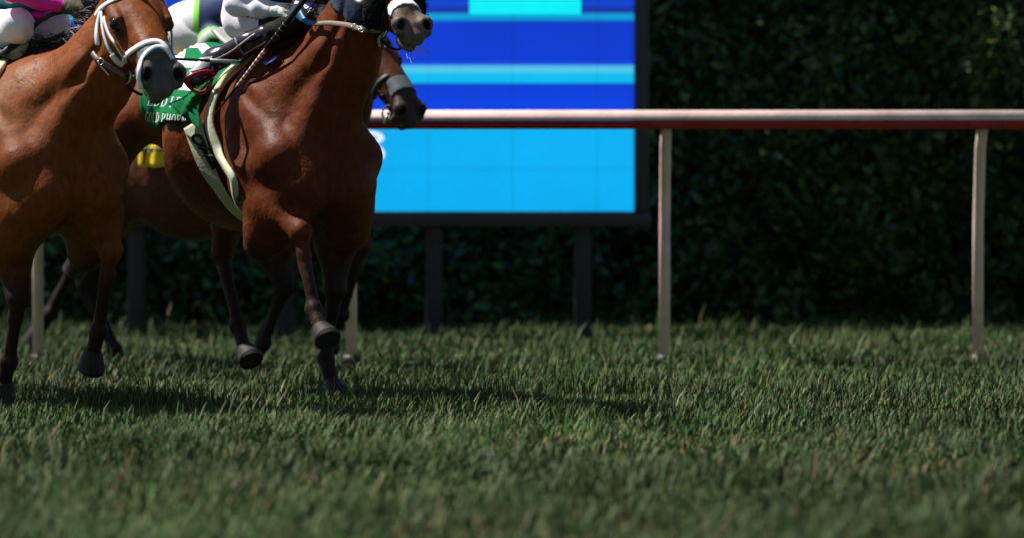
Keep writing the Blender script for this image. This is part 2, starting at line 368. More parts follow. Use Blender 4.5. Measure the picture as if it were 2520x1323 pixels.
# LED board: a screen gives off its own light, in bands
BY = 6.0
def screen_material():
    m = bpy.data.materials.new("led_screen"); m.use_nodes = True; n, l = tree(m); b = n["Principled BSDF"]
    b.inputs["Base Color"].default_value = (0.01, 0.012, 0.02, 1); b.inputs["Roughness"].default_value = 0.5
    ge = n.new("ShaderNodeNewGeometry"); sp = n.new("ShaderNodeSeparateXYZ"); l.new(ge.outputs["Position"], sp.inputs[0])
    z = lambda py: P(0, py, BY)[2]
    bands = [(900, (0.0, 0.40, 0.83)), (318, (0.0, 0.42, 0.86)), (278, (0.0, 0.055, 0.78)), (207, (0.0, 0.042, 0.66)), (203, (0.0, 0.48, 0.86)), (180, (0.0, 0.52, 0.83)),
             (176, (0.10, 0.58, 0.83)), (163, (0.08, 0.50, 0.82)), (158, (0.0, 0.042, 0.66)), (53, (0.0, 0.038, 0.58)), (48, (0.0, 0.34, 0.66)), (35, (0.0, 0.33, 0.67)),
             (31, (0.012, 0.022, 0.32)), (20, (0.006, 0.03, 0.40)), (10, (0.0, 0.058, 0.64)), (-120, (0.0, 0.05, 0.6))]
    z0, z1 = z(900), z(-120)
    mr = n.new("ShaderNodeMapRange"); mr.inputs[1].default_value = z0; mr.inputs[2].default_value = z1; l.new(sp.outputs[2], mr.inputs[0])
    cr = n.new("ShaderNodeValToRGB"); l.new(mr.outputs[0], cr.inputs[0]); e = cr.color_ramp.elements
    while len(e) < len(bands): e.new(0.5)
    for el, (py, c) in zip(e, bands): el.position = (z(py) - z0) / (z1 - z0); el.color = (*c, 1)
    # LED dots
    mp = n.new("ShaderNodeVectorMath"); mp.operation = 'SCALE'; mp.inputs["Scale"].default_value = 100.0; l.new(ge.outputs["Position"], mp.inputs[0])
    fr = n.new("ShaderNodeVectorMath"); fr.operation = 'FRACTION'; l.new(mp.outputs[0], fr.inputs[0])
    s2 = n.new("ShaderNodeSeparateXYZ"); l.new(fr.outputs[0], s2.inputs[0])
    pr = []
    for ch in (0, 2):
        a = n.new("ShaderNodeMath"); a.operation = 'GREATER_THAN'; a.inputs[1].default_value = 0.12; l.new(s2.outputs[ch], a.inputs[0]); pr.append(a)
    mu = n.new("ShaderNodeMath"); mu.operation = 'MULTIPLY'; l.new(pr[0].outputs[0], mu.inputs[0]); l.new(pr[1].outputs[0], mu.inputs[1])
    ma = n.new("ShaderNodeMath"); ma.operation = 'MULTIPLY_ADD'; ma.inputs[1].default_value = 0.17; ma.inputs[2].default_value = 0.54; l.new(mu.outputs[0], ma.inputs[0])
    s3 = n.new("ShaderNodeVectorMath"); s3.operation = 'SCALE'; s3.inputs["Scale"].default_value = 2.0; l.new(ge.outputs["Position"], s3.inputs[0])
    f3 = n.new("ShaderNodeVectorMath"); f3.operation = 'FRACTION'; l.new(s3.outputs[0], f3.inputs[0]); x3 = n.new("ShaderNodeSeparateXYZ"); l.new(f3.outputs[0], x3.inputs[0])
    for ch in (0, 2):
        a = n.new("ShaderNodeMath"); a.operation = 'GREATER_THAN'; a.inputs[1].default_value = 0.018; l.new(x3.outputs[ch], a.inputs[0])
        k = n.new("ShaderNodeMath"); k.operation = 'MULTIPLY_ADD'; k.inputs[1].default_value = .16; k.inputs[2].default_value = .84; l.new(a.outputs[0], k.inputs[0])
        m2 = n.new("ShaderNodeMath"); m2.operation = 'MULTIPLY'; l.new(ma.outputs[0], m2.inputs[0]); l.new(k.outputs[0], m2.inputs[1]); ma = m2
    un = n.new("ShaderNodeTexNoise"); un.inputs["Scale"].default_value = 1.6; l.new(ge.outputs["Position"], un.inputs["Vector"]); ur = n.new("ShaderNodeMapRange"); ur.inputs[3].default_value = .88; ur.inputs[4].default_value = 1.1; l.new(un.outputs[0], ur.inputs[0])
    m2 = n.new("ShaderNodeMath"); m2.operation = 'MULTIPLY'; l.new(ma.outputs[0], m2.inputs[0]); l.new(ur.outputs[0], m2.inputs[1]); ma = m2
    l.new(cr.outputs[0], b.inputs["Emission Color"]); l.new(ma.outputs[0], b.inputs["Emission Strength"])
    return m
def emis(name, c, st=1.0):
    m = bpy.data.materials.new(name); m.use_nodes = True; n, l = tree(m); b = n["Principled BSDF"]
    b.inputs["Base Color"].default_value = (0.01, 0.01, 0.02, 1)
    t = n.new("ShaderNodeTexNoise"); t.inputs["Scale"].default_value = 6; mr = n.new("ShaderNodeMapRange"); mr.inputs[3].default_value = .9 * st; mr.inputs[4].default_value = 1.05 * st
    l.new(t.outputs[0], mr.inputs[0]); l.new(mr.outputs[0], b.inputs["Emission Strength"]); b.inputs["Emission Color"].default_value = (*c, 1); return m
bl, br = P(-160, 0, BY)[0], P(1560, 0, BY)[0]; bt = P(0, -115, BY)[2]; bb = P(0, 520, BY)[2]
board = thing("led_board", (0.0, BY, 0), "long blue and cyan LED display board behind the rail", "display board")
mesh_obj("screen", *boxv(A(bl, BY, bb), A(br, BY + .05, bt)), screen_material(), board, smooth=False)
M_frame = mat("board_frame", (0.03, 0.03, 0.035), 0.5, 0.4)
mesh_obj("frame", *join(boxv(A(bl - .1, BY - .03, bt + .002), A(br + .1, BY + .15, bt + .1), .01), boxv(A(bl - .1, BY - .03, bb - .09), A(br + .1, BY + .15, bb - .002), .01), boxv(A(br + .002, BY - .03, bb), A(br + .09, BY + .15, bt), .01)), M_frame, board)
for i in range(5):
    x = bl + .3 + i * (br - bl - .6) / 4
    mesh_obj("post", *boxv(A(x - .05, BY + .06, -.2), A(x + .05, BY + .16, bt), .01), M_frame, board)
p0, p1 = P(1155, 36, BY), P(1430, -95, BY)
mesh_obj("display_tile", *boxv(A(p0[0], BY - .012, p0[2]), A(p1[0], BY - .003, p1[2]), .003), emis("cyan_tile", (0.0, 0.84, 0.92), .68), board, smooth=False)
# white letter on the lower band, only its right-hand curves show past the lead horse
def letter_B():
    out = []; cx, cyc = 905, 0
    for (y0, y1, rx) in ((322, 356, 40), (352, 404, 42)):
        cy = (y0 + y1) / 2; ry = (y1 - y0) / 2; o = []; i_ = []
        for k in range(13):
            a = -math.pi / 2 + math.pi * k / 12; o.append((cx + rx * math.cos(a), cy + ry * math.sin(a))); i_.append((cx + (rx - 15) * math.cos(a), cy + max(ry - 10, 3) * math.sin(a)))
        for k in range(12): out.append([o[k], o[k + 1], i_[k + 1], i_[k]])
    out.append([(880, 322), (905, 322), (905, 404), (880, 404)]); return out
vf = []
for q in letter_B():
    f = [P(x, y, BY - .016) for x, y in q]; vf.append((f, [(0, 1, 2, 3)]))
mesh_obj("display_letter", *join(*vf), emis("white_letter", (0.85, 0.9, 0.95), .68), board, smooth=False)

# rail with white cap over a dark red beam
RY = 3.0
M_cap = mat("rail_cap", (0.76, 0.56, 0.50), 0.7, 0.2, noise=0.16, nscale=7, bump=0.12, bscale=30)
M_beam = mat("rail_beam", (0.34, 0.010, 0.012), 0.55, 0.4, noise=0.2, nscale=6)
rail = thing("course_rail", (0, RY, 0), "pink white course rail with dark red underside behind the third horse", "rail")
rx0, rx1 = P(-200, 0, RY)[0], P(2720, 0, RY)[0]
zt, zm, zb = P(0, 271, RY)[2], P(0, 296, RY)[2], P(0, 318, RY)[2]
def extr(prof, x0, x1):
    n = len(prof); V = [(x, RY + y, z) for x in (x0, x1) for y, z in prof]
    return np.array(V), [(j, (j + 1) % n, n + (j + 1) % n, n + j) for j in range(n)] + [tuple(range(n - 1, -1, -1)), tuple(range(n, 2 * n))]
mesh_obj("rail_cap", *extr([(.05 * -math.cos(a) * 1.5, zm + (zt - zm) * math.sin(a)) for a in np.linspace(0.0, math.pi, 13)], rx0, rx1), M_cap, rail)
mesh_obj("rail_beam", *extr([(-.068, zm - .001), (-.062, zb + .012), (-.045, zb), (.045, zb), (.062, zb + .012), (.068, zm - .001)], rx0, rx1), M_beam, rail, smooth=False)
for i in range(4):
    x = P((80, 860, 1640, 2420)[i], 0, RY)[0]
    V, Fc = tube([A(x, RY + .30, -.1), A(x, RY + .28, .75), A(x, RY + .16, zb - .10), A(x, RY + .02, zb + .02)], .03, 12)
    mesh_obj("post", V, Fc, M_cap, rail)
    mesh_obj("joint_sleeve", *boxv(A(x - .09, RY - .074, zb + .004), A(x + .09, RY + .074, zm - .006), .008), M_beam, rail)
    V, Fc = tube([A(x, RY + .30, .0), A(x, RY + .30, .035), A(x, RY + .30, .05)], [.055, .05, .034], 14); mesh_obj("foot_collar", V, Fc, M_frame, rail)

# ------------------------------------------------------------------ horses
def sm(e0, e1, x): t = np.clip((x - e0) / (e1 - e0), 0, 1); return t * t * (3 - 2 * t)

def horse(name, label, pxo, Y0, z0, theta, poll_px, muz_px, legs, coat, dark, seed, roll=0.0, h=0.0095, stocky=1.0, hwf=1.0, lift=.10, nr=.215, tuck=False, mzc=(.098, .086, .082), patch=None):
    c, s = math.cos(R(theta)), math.sin(R(theta)); o = P(pxo, HY, Y0); o[2] = z0
    fw, lf = A(c, -s, 0), A(s, c, 0)
    W = lambda p: o + np.asarray(p)[..., 0:1] * fw + np.asarray(p)[..., 1:2] * lf + np.asarray(p)[..., 2:3] * A(0, 0, 1)
    Lc = lambda p: np.stack([(np.asarray(p) - o) @ fw, (np.asarray(p) - o) @ lf, np.asarray(p)[..., 2] - z0], -1)
    poll, muz = Lc(P(*poll_px)), Lc(P(*muz_px))
    d = unit(muz - poll); hs = np.linalg.norm(muz - poll) / 0.60
    u = A(0, 0, 1) - d[2] * d; u = unit(u); y = np.cross(u, d)
    cr, sr = math.cos(R(roll)), math.sin(R(roll)); u, y = u * cr + y * sr, y * cr - u * sr
    hl = hs; hs = hs * hwf
    H = lambda x_, y_, z_: poll + hl * x_ * d + hs * (y_ * y + z_ * u)
    Y1 = A(0, 1, 0); p = []
    # trunk
    p += [C((.38, 0, 1.18), .375, (-.12, 0, 1.18), .395, .1, Y1, .80 * stocky), C((-.12, 0, 1.20), .37, (-.50, 0, 1.29), .31, .12, Y1, .84 * stocky) if not tuck else C((-.10, 0, 1.21), .37, (-.54, 0, 1.42), .185, .10, Y1, 1.1)]
    p += [C((.50, 0, 1.47), .10, (.12, 0, 1.475), .085, .14), C((.12, 0, 1.46), .09, (-.5, 0, 1.50), .11, .12)]
    p += [C((-.45, 0, 1.40), .215, (-.70, 0, 1.30), .20, .1), C((-.8, 0, 1.38), .05, (-.92, 0, 1.30), .04, .08)]
    for q in (-1, 1):
        p += [C((-.50, q * .16, 1.32), .17, (-.66, q * .15, 1.08), .17, .09), C((-.42, q * .17, 1.36), .09, (-.48, q * .2, 1.05), .14, .09)] if not tuck else [C((-.52, q * .15, 1.40), .15, (-.80, q * .15, 1.34), .13, .06), C((-.46, q * .17, 1.42), .10, (-.62, q * .19, 1.38), .10, .06)]
        p += [C((.34, q * .15, 1.46), .085, (.70, q * .18, 1.13), .115, .045), C((.70, q * .18, 1.12), .118, (.46, q * .20, 1.02), .12, .04)]
        p += [C((.34, q * .19, 1.28), .11, (.50, q * .22, 1.06), .122, .035), C((.72, q * .085, 1.16), .115, (.745, q * .10, 1.00), .122, .03)]
        p += [C((.50, q * .10, .98), .13, (.66, q * .11, .94), .11, .06), C((.76, q * .12, 1.0), .118, (.60, q * .19, .80), .105, .07), C((.60, q * .19, .92), .12, (.50, q * .19, .74), .085, .07)]
    # neck, from chest and withers to the poll
    nb = A(.545, 0, 1.30); pe = poll + hs * (0.05 * d - .15 * u)
    nm = nb * .5 + pe * .5 + A(.05, 0, -.015)
    ny = unit(np.cross(unit(pe - nb), A(0, 0, 1)))
    p += [C(nb, .295, nm, nr, .1, ny, .68), C(nm, nr, pe, .16, .08, ny, .70)]
    crest = poll + hs * (-.02 * d - .05 * u)
    p += [C((.36, 0, 1.50), .085, nm * .5 + crest * .5 + A(0, 0, lift), .075, .09), C(nm * .5 + crest * .5 + A(0, 0, lift), .075, crest, .06, .07)]
    thr = nb + A(.16, 0, -.07)
    for q in (-1, 1):   # neck muscle cords and the jugular groove
        p += [C(thr + ny * q * .07, .098, pe - u * .03 + ny * q * .05, .05, .045)]
        p += [C(nb + A(-.08, 0, .06) + ny * q * .15, .07, nm + ny * q * .09 + A(0, 0, .05), .055, .05)]
        p += [C(nb + A(.12, 0, .05) + ny * q * .215, .002, nm + ny * q * .135 + A(.03, 0, 0), .006, .05, op='s'), C(nm + ny * q * .135 + A(.03, 0, 0), .006, pe + ny * q * .11, .006, .045, op='s')]
        p += [C((.66, q * .25, 1.32), .008, (.30, q * .27, 1.50), .010, .05, op='s')]
        p += [C((.30, q * .31, 1.02), .015, (.26, q * .29, 1.36), .012, .06, op='s')]
    p += [C((.885, 0, 1.22), .010, (.875, 0, .90), .014, .03, op='s')]
    # head
    p += [C(H(.03, 0, -.085), .098 * hs, H(.2, 0, -.090), .096 * hs, .04, y, 1.04), C(H(.18, 0, -.080), .090 * hs, H(.48, 0, -.068), .056 * hs, .04, y, 1.02)]
    p += [C(H(.10, 0, -.012), .030 * hs, H(.47, 0, -.022), .024 * hs, .05, y, 1.9)]                                   # flat front of the face
    p += [C(H(.22, 0, -.15), .060 * hs, H(.50, 0, -.120), .042 * hs, .035, y, .85)]
    for q in (-1, 1):
        p += [S(H(.13, q * .060, -.165), .102 * hs, .03, y, .50), C(H(.05, q * .085, -.045), .030 * hs, H(.20, q * .100, -.040), .024 * hs, .03)]
        p += [C(H(.180, q * .094, -.026), .014 * hs, H(.230, q * .098, -.022), .014 * hs, .012), C(H(.230, q * .098, -.022), .014 * hs, H(.262, q * .090, -.042), .011 * hs, .012)]   # brow
        p += [C(H(.19, q * .102, -.084), .010 * hs, H(.255, q * .096, -.076), .009 * hs, .012)]                          # lower lid
        p += [C(H(.24, q * .086, -.115), .015 * hs, H(.40, q * .062, -.110), .010 * hs, .018)]                         # facial crest
        p += [C(H(.30, q * .092, -.070), .010, H(.44, q * .074, -.066), .010, .03, op='s')]
        p += [C(H(.0, q * .052, -.005), .034, H(-.03, q * .078, .075), .032, .025), C(H(-.03, q * .078, .075), .032, H(-.02, q * .07, .16), .007, .02)]
        p += [C(H(.0, q * .075, .04), .006, H(-.0, q * .085, .12), .012, .012, op='s')]
    # muzzle: nasal end, upper lip hanging below the nostrils, lower lip and chin
    p += [C(H(.47, 0, -.075), .056 * hs, H(.555, 0, -.090), .052 * hs, .03, y, 1.05), C(H(.56, 0, -.110), .048 * hs, H(.605, 0, -.110), .040 * hs, .025, y, 1.25)]
    p += [C(H(.51, 0, -.158), .036 * hs, H(.575, 0, -.165), .027 * hs, .014, y, 1.15), S(H(.515, 0, -.178), .026 * hs, .02)]
    for q in (-1, 1):
        p += [C(H(.500, q * .040, -.045), .026 * hs, H(.565, q * .060, -.058), .034 * hs, .018), C(H(.565, q * .062, -.060), .037 * hs, H(.585, q * .062, -.088), .028 * hs, .015)]
        p += [C(H(.604, q * .056, -.036), .016 * hs, H(.562, q * .064, -.060), .019 * hs, .006, op='s'), C(H(.606, q * .062, -.050), .017 * hs, H(.575, q * .068, -.072), .015 * hs, .006, op='s')]
        p += [C(H(.46, q * .070, -.138), .005, H(.60, q * .052, -.146), .006, .007, op='s')]
    p += [C(H(.620, -.05, -.149), .007, H(.620, .05, -.149), .007, .008, op='s'), C(H(.655, 0, -.06), .006, H(.650, 0, -.13), .006, .015, op='s')]
    # legs
    feet = []
    for i, L in enumerate(legs):
        J = [A(*v) for v in L]; fore = i < 2
        if fore:
            r = [.105, .062, .050, .036, .040, .034]   # elbow, knee, cannon, fetlock
            p += [C(J[0], .115, J[0] * .4 + J[1] * .6, .075, .06), C(J[0] * .4 + J[1] * .6, .075, J[1], .052, .04)]
        else:
            p += [C(J[0], .145 if not tuck else .115, J[0] * .35 + J[1] * .65, .08, .08), C(J[0] * .35 + J[1] * .65, .08, J[1], .052, .04)]
            bk = unit(J[1] - J[2]); p += [S(J[1] + A(-.05, 0, .03), .03, .03)]
        p += [S(J[1], .052, .025, Y1, .85), C(J[1], .040, J[1] * .7 + J[2] * .3, .029, .02), C(J[1] * .7 + J[2] * .3, .029, J[2], .027, .02), S(J[2], .040, .02), C(J[2], .034, J[3], .032, .015)]
        p += [C(J[1] + A(-.036, 0, -.05), .015, J[2] + A(-.03, 0, .02), .016, .008)]
        feet.append((J[2], J[3]))
    lo = np.min([np.minimum(q['a'], q['b']) - max(q['ra'], q['rb']) - .06 for q in p if q['op'] == 'u'], 0); hi = np.max([np.maximum(q['a'], q['b']) + max(q['ra'], q['rb']) + .06 for q in p if q['op'] == 'u'], 0)
    fx = lambda a, b, lo2, hi2: np.concatenate([np.arange(a, lo2, h), np.arange(lo2, hi2, h * .62), np.arange(hi2, b, h)])
    hp = np.array([H(x_, y_, z_) for x_ in (-.05, .66) for y_ in (-.12, .12) for z_ in (-.24, .05)])
    h0, h1 = hp.min(0), hp.max(0)
    gr = [fx(lo[q], hi[q], max(lo[q] + .01, h0[q]), min(h1[q], hi[q] - .01)) for q in range(3)]
    rs = np.random.default_rng(seed); ph = rs.uniform(0, 6, 9)
    def wob(x, y_, z): return 0.0022 * np.sin(17 * x + 9 * z + ph[0]) * np.sin(21 * z - 7 * y_ + ph[1]) * np.sin(13 * y_ + 5 * x + ph[2]) + 0.0012 * np.sin(41 * x + 15 * z + ph[3]) * np.sin(37 * z + 19 * y_ + ph[4])
    V, Q = implicit(p, *gr, wob)
    # coat colour
    rel = V - poll; hx, hy, hz = rel @ d / hl, rel @ y / hs, rel @ u / hs
    ishead = (hx > -.06) & (np.abs(hy) < .16) & (hz > -.30) & (hx < .8)
    n1 = np.sin(3.1 * V[:, 0] + ph[5]) * np.sin(4.3 * V[:, 2] + ph[6]) + .6 * np.sin(9 * V[:, 0] + 7 * V[:, 1] + ph[7]) * np.sin(8 * V[:, 2] + ph[8])
    col = np.array(coat)[None] * (1 + .16 * n1[:, None]); dk = np.array(dark)[None]
    leg = sm(.85, .55, V[:, 2]); col = col + (dk - col) * (leg * .95)[:, None]
    mz = np.where(ishead, sm(.40, .52, hx + .25 * np.maximum(0, -hz - .1)), 0); col = col + (np.array(mzc)[None] - col) * (mz * .95)[:, None]
    lip = np.where(ishead, sm(.57, .62, hx) * sm(-.10, -.13, hz), 0); col = col + (np.array([.13, .12, .10])[None] - col) * (lip * .6)[:, None]
    ey = np.where(ishead, np.exp(-(((hx - .235) / .065)**2 + ((np.abs(hy) - .10) / .055)**2 + ((hz + .060) / .048)**2)), 0); col = col + (dk * 1.3 - col) * (ey * .9)[:, None]
    for q in (-1, 1):
        ns = np.where(ishead, np.exp(-(((hx - .562) / .024)**2 + ((hy - q * .068) / .018)**2 + ((hz + .062) / .022)**2)), 0); col = col + (np.array([.008, .006, .006])[None] - col) * np.clip(ns * 1.3, 0, 1)[:, None]
    if patch is not None:   # sunlit sheen on the shoulder, painted pale into the coat colour
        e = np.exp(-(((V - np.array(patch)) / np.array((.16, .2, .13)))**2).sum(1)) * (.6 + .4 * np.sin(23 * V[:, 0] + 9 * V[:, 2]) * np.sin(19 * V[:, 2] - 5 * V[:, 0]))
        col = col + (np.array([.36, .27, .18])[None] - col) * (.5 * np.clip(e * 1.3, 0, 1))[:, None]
    col = np.clip(col, 0.004, 1)
    Wv = W(V)
    root = thing(name, (o[0], o[1], 0), label, "horse", "horses in the race")
    cm = coat_mat(name + "_coat", seed)
    body = mesh_obj("body", Wv, Q, cm, root, colors=col)
    for q in (-1, 1):
        e = H(.222, q * .100, -.050); V2 = []; F2 = []
        import bmesh
        bm = bmesh.new(); bmesh.ops.create_uvsphere(bm, u_segments=16, v_segments=10, radius=.0275 * hs); bm.verts.index_update()
        V2 = np.array([v.co[:] for v in bm.verts]) + W(e); F2 = [tuple(v.index for v in f.verts) for f in bm.faces]; bm.free()
        mesh_obj("eye", V2, F2, M_eye, root)
    for J2, J3 in feet:
        dn = unit(J3 - J2); fr = A(.35, 0, 0) - dn * .35 * dn[0]; V2, F2 = tube([W(J3 - dn * .012), W(J3 + dn * .0), W(J3 + dn * .035 + fr * .03), W(J3 + dn * .082 + fr * .09), W(J3 + dn * .086 + fr * .09)], [.033, .040, .050, .062, .058], 28)
        mesh_obj("hoof", V2, F2, M_nostril, root, smooth=False)
    return dict(root=root, V=Wv, Q=Q, bvh=bvh_of(Wv, Q), W=W, L=Lc, H=lambda *a: W(H(*a)), o=o, fw=fw, lf=lf, hd=lambda v: v[0] * (d[0] * fw + d[1] * lf + d[2] * A(0, 0, 1)) + v[1] * (y[0] * fw + y[1] * lf + y[2] * A(0, 0, 1)) + v[2] * (u[0] * fw + u[1] * lf + u[2] * A(0, 0, 1)), poll=poll, crest=crest, nm=nm, hs=hs, hl=hl, lift=lift)

LEGS_A = [[(.47, -.19, .99), (.86, -.17, .80), (.98, -.16, .46), (1.05, -.16, .38)], [(.45, .19, .97), (.52, .17, .53), (.44, .16, .21), (.51, .16, .10)],
          [(-.90, -.22, 1.28), (-1.20, -.25, 1.02), (-1.44, -.24, .70), (-1.52, -.24, .63)], [(-.50, .17, 1.12), (-.70, .16, .66), (-.50, .15, .32), (-.42, .15, .22)]]
LEGS_B = [[(.45, -.19, .97), (.60, -.17, .55), (.46, -.16, .26), (.40, -.16, .17)], [(.49, .19, 1.0), (.84, .17, .76), (.72, .16, .40), (.66, .16, .31)],
          [(-.5, -.17, 1.0), (-.70, -.16, .54), (-.52, -.15, .2), (-.44, -.15, .10)], [(-.62, .17, 1.0), (-1.0, .16, .70), (-1.2, .15, .36), (-1.28, .15, .28)]]
lead = horse("lead_horse", "chestnut lead horse in navy blinker hood with white nose strip and green saddle cloth", 624, 0.0, 0.0, 62, (905, -92, -.72), (1026, 38, -1.26), LEGS_A, (.118, .027, .006), (.02, .012, .010), 3, hwf=.90, lift=-.05, nr=.172, tuck=True, mzc=(.125, .095, .075))
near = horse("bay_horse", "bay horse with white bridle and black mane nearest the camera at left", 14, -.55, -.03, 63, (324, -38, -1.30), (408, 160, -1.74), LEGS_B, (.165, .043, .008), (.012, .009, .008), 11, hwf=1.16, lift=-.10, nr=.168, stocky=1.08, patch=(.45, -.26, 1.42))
third = horse("dark_horse", "dark brown horse whose blurred head shows right of the lead horse by the rail", 520, 2.6, -.10, 34, (902, 64, 1.75), (1026, 258, 1.40), LEGS_B, (.085, .027, .013), (.012, .009, .009), 5, mzc=(.05, .034, .03), lift=.05, hwf=.98)

# clipped hedge along the infield, behind the display board
def hedge(name, label, x0, x1, y0, y1, z1, n, seed):
    rs = np.random.default_rng(seed); V = []; 
    side = rs.random(n); x = rs.uniform(x0, x1, n); top = side < .25
    z = np.where(top, z1, rs.uniform(0.02, z1, n)); y = np.where(top, rs.uniform(y0, y1, n), y0)
    bump = .20 * np.sin(1.9 * x + 1 + .8 * np.sin(1.3 * z)) * np.sin(2.3 * z + .7 * np.sin(2.7 * x)) + .11 * np.sin(6.1 * x + z) * np.sin(5.3 * z + 2) + .05 * np.sin(14 * x) * np.sin(11 * z)
    y = y + np.where(top, 0, bump) + rs.normal(0, .05, n); z = z + np.where(top, bump, 0) + rs.normal(0, .03, n)
    c = np.stack([x, y, np.maximum(z, .03)], 1); a = rs.normal(0, 1, (n, 3)); a /= np.linalg.norm(a, axis=1)[:, None]; b = np.cross(a, rs.normal(0, 1, (n, 3))); b /= np.linalg.norm(b, axis=1)[:, None]
    L = rs.uniform(.03, .06, n)[:, None]
    v = np.stack([c - a * L, c + b * L * .45, c + a * L, c - b * L * .45], 1).reshape(-1, 3)
    hd = thing(name, ((x0 + x1) / 2, y0, 0), label, "hedge")
    q = np.arange(n)[:, None] * 4 + np.arange(4)
    lc = np.array([.028, .062, .014]) * rs.uniform(.4, 1.7, n)[:, None]; lc[rs.random(n) < .12] = np.array([.09, .12, .03]); mesh_obj("foliage", v, q, M_leaf, hd, smooth=False, colors=np.repeat(lc, 4, 0))  # scattered leaves coloured brighter, sunlit tips painted in
    mesh_obj("core", *boxv(A(x0, y0 + .28, 0.0), A(x1, y1 - .05, z1 - .25), .05), M_twig, hd)
M_leaf = mat("hedge_leaf", (0.03, 0.06, 0.016), 0.5, 0.35, noise=0.4, nscale=2, bump=0, attr="coat")
M_twig = mat("hedge_twig", (0.012, 0.014, 0.008), 0.9, 0.1, noise=0.4)
hx0, hx1 = P(-260, 0, 7.4)[0], P(2790, 0, 7.4)[0]
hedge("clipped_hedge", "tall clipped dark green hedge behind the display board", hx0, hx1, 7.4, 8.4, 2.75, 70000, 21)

# ------------------------------------------------------------------ tack and manes
def shell(hs_, mask_fn, off, name, m, parent, thick=0.004):
    """A fitted covering: the part of the body surface chosen by mask_fn, lifted off the coat and given thickness."""
    V, Q = hs_['V'], hs_['Q']
    cen = V[Q].mean(1); nr = np.cross(V[Q[:, 2]] - V[Q[:, 0]], V[Q[:, 3]] - V[Q[:, 1]]); nr /= np.linalg.norm(nr, axis=1)[:, None] + 1e-9
    k = mask_fn(cen); q = Q[k]; nv = np.zeros_like(V)
    for j in range(4): np.add.at(nv, q[:, j], nr[k])
    used = np.unique(q); mp = np.full(len(V), -1); mp[used] = np.arange(len(used)); q2 = mp[q]
    n = nv[used]; n /= np.linalg.norm(n, axis=1)[:, None] + 1e-9
    a = V[used] + n * (off + thick); b = V[used] + n * off * .2; o = len(a)
    e = np.concatenate([q2[:, [0, 1]], q2[:, [1, 2]], q2[:, [2, 3]], q2[:, [3, 0]]]); es = np.sort(e, 1)
    key = es[:, 0] * (o + 1) + es[:, 1]; u, inv, ct = np.unique(key, return_inverse=True, return_counts=True)
    rim = e[ct[inv] == 1]
    fc = np.concatenate([q2, q2[:, ::-1] + o, np.stack([rim[:, 1], rim[:, 0], rim[:, 0] + o, rim[:, 1] + o], 1)])
    return mesh_obj(name, np.vstack([a, b]), fc, m, parent)

def headco(hs_):
    d_, y_, u_ = hs_['hd']((1, 0, 0)), hs_['hd']((0, 1, 0)), hs_['hd']((0, 0, 1)); p0 = hs_['W'](hs_['poll']); s_ = hs_['hs']
    return lambda c: ((c - p0) @ d_ / hs_['hl'], (c - p0) @ y_ / s_, (c - p0) @ u_ / s_)

def put(name, vf, m, parent, smooth=True): return mesh_obj(name, vf[0], vf[1], m, parent, smooth=smooth)
def ring(c, n, r, t, seg=24):
    n = unit(n); a = unit(np.cross(n, A(.3, .1, .9))); b = np.cross(n, a)
    pts = [c + r * (math.cos(2 * math.pi * i / seg) * a + math.sin(2 * math.pi * i / seg) * b) for i in range(seg + 1)]
    return tube(pts, t, 8)

def crest_line(hs_, n=40, lift=.1):
    a, b, c_, w_ = hs_['crest'], hs_['nm'] * .5 + hs_['crest'] * .5 + A(0, 0, lift), A(.36, 0, 1.52), A(.2, 0, 1.53)
    L = spline([a, b, c_, w_], n // 3); W3 = hs_['W'](L); out = []
    for w_ in W3:
        l_, _, _, _ = hs_['bvh'].ray_cast(Vector(w_ + A(0, 0, .6)), Vector((0, 0, -1))); out.append(w_ if l_ is None or l_.z > w_[2] + .3 else A(*l_) - A(0, 0, .004))
    return np.array(out)

M_mane_b = mat("black_mane", (0.012, 0.010, 0.009), 0.5, 0.25, noise=0.4, bump=0)
M_mane_r = mat("red_brown_mane", (0.11, 0.030, 0.012), 0.55, 0.2, noise=0.5, bump=0)
for hs_, mm, lab, ln in ((near, M_mane_b, 0, .13), (lead, M_mane_r, 1, .17), (third, M_mane_b, .055, .15)):
    cl = crest_line(hs_, lift=hs_['lift']); back = -hs_['fw']
    if lab == 1: cl = cl[:int(len(cl) * .72)]
    rt = []; dr = []
    for i, c in enumerate(cl):
        side = -hs_['lf']
        rt += [c] * 3; dr += [unit(side * .35 + back * .9 + A(0, 0, .55)), unit(back * .9 + A(0, 0, .9)), unit(-side * .3 + back * 1.0 + A(0, 0, .6))]
    if lab == 1: dr = [unit(-hs_['lf'] * a_ - hs_['fw'] * b_ + A(0, 0, c_)) for a_, b_, c_ in [(.9, .5, .25), (.6, .7, .35), (.2, .9, .5)] * len(cl)]
    hair(rt, dr, ln, .0045, mm, "mane", hs_['root'], droop=1.3, jit=.2, per=34, spread=.018)
    # forelock and tail
    fl = [hs_['H'](.0, q * .02, .02) for q in (-1, 0, 1)]
    hair(fl, [hs_['hd']((.9, 0, .25))] * 3, .13, .007, mm, "forelock", hs_['root'], droop=.4, jit=.4, per=12, spread=.012)
    tp = hs_['W'](A(-.92, 0, 1.30)); hair([tp] * 30, [unit(back * 1.0 - hs_['lf'] * .15 + A(0, 0, .12))] * 30, .5, .010, mm, "tail", hs_['root'], droop=.7, jit=.10, per=6, spread=.025, seg=8)

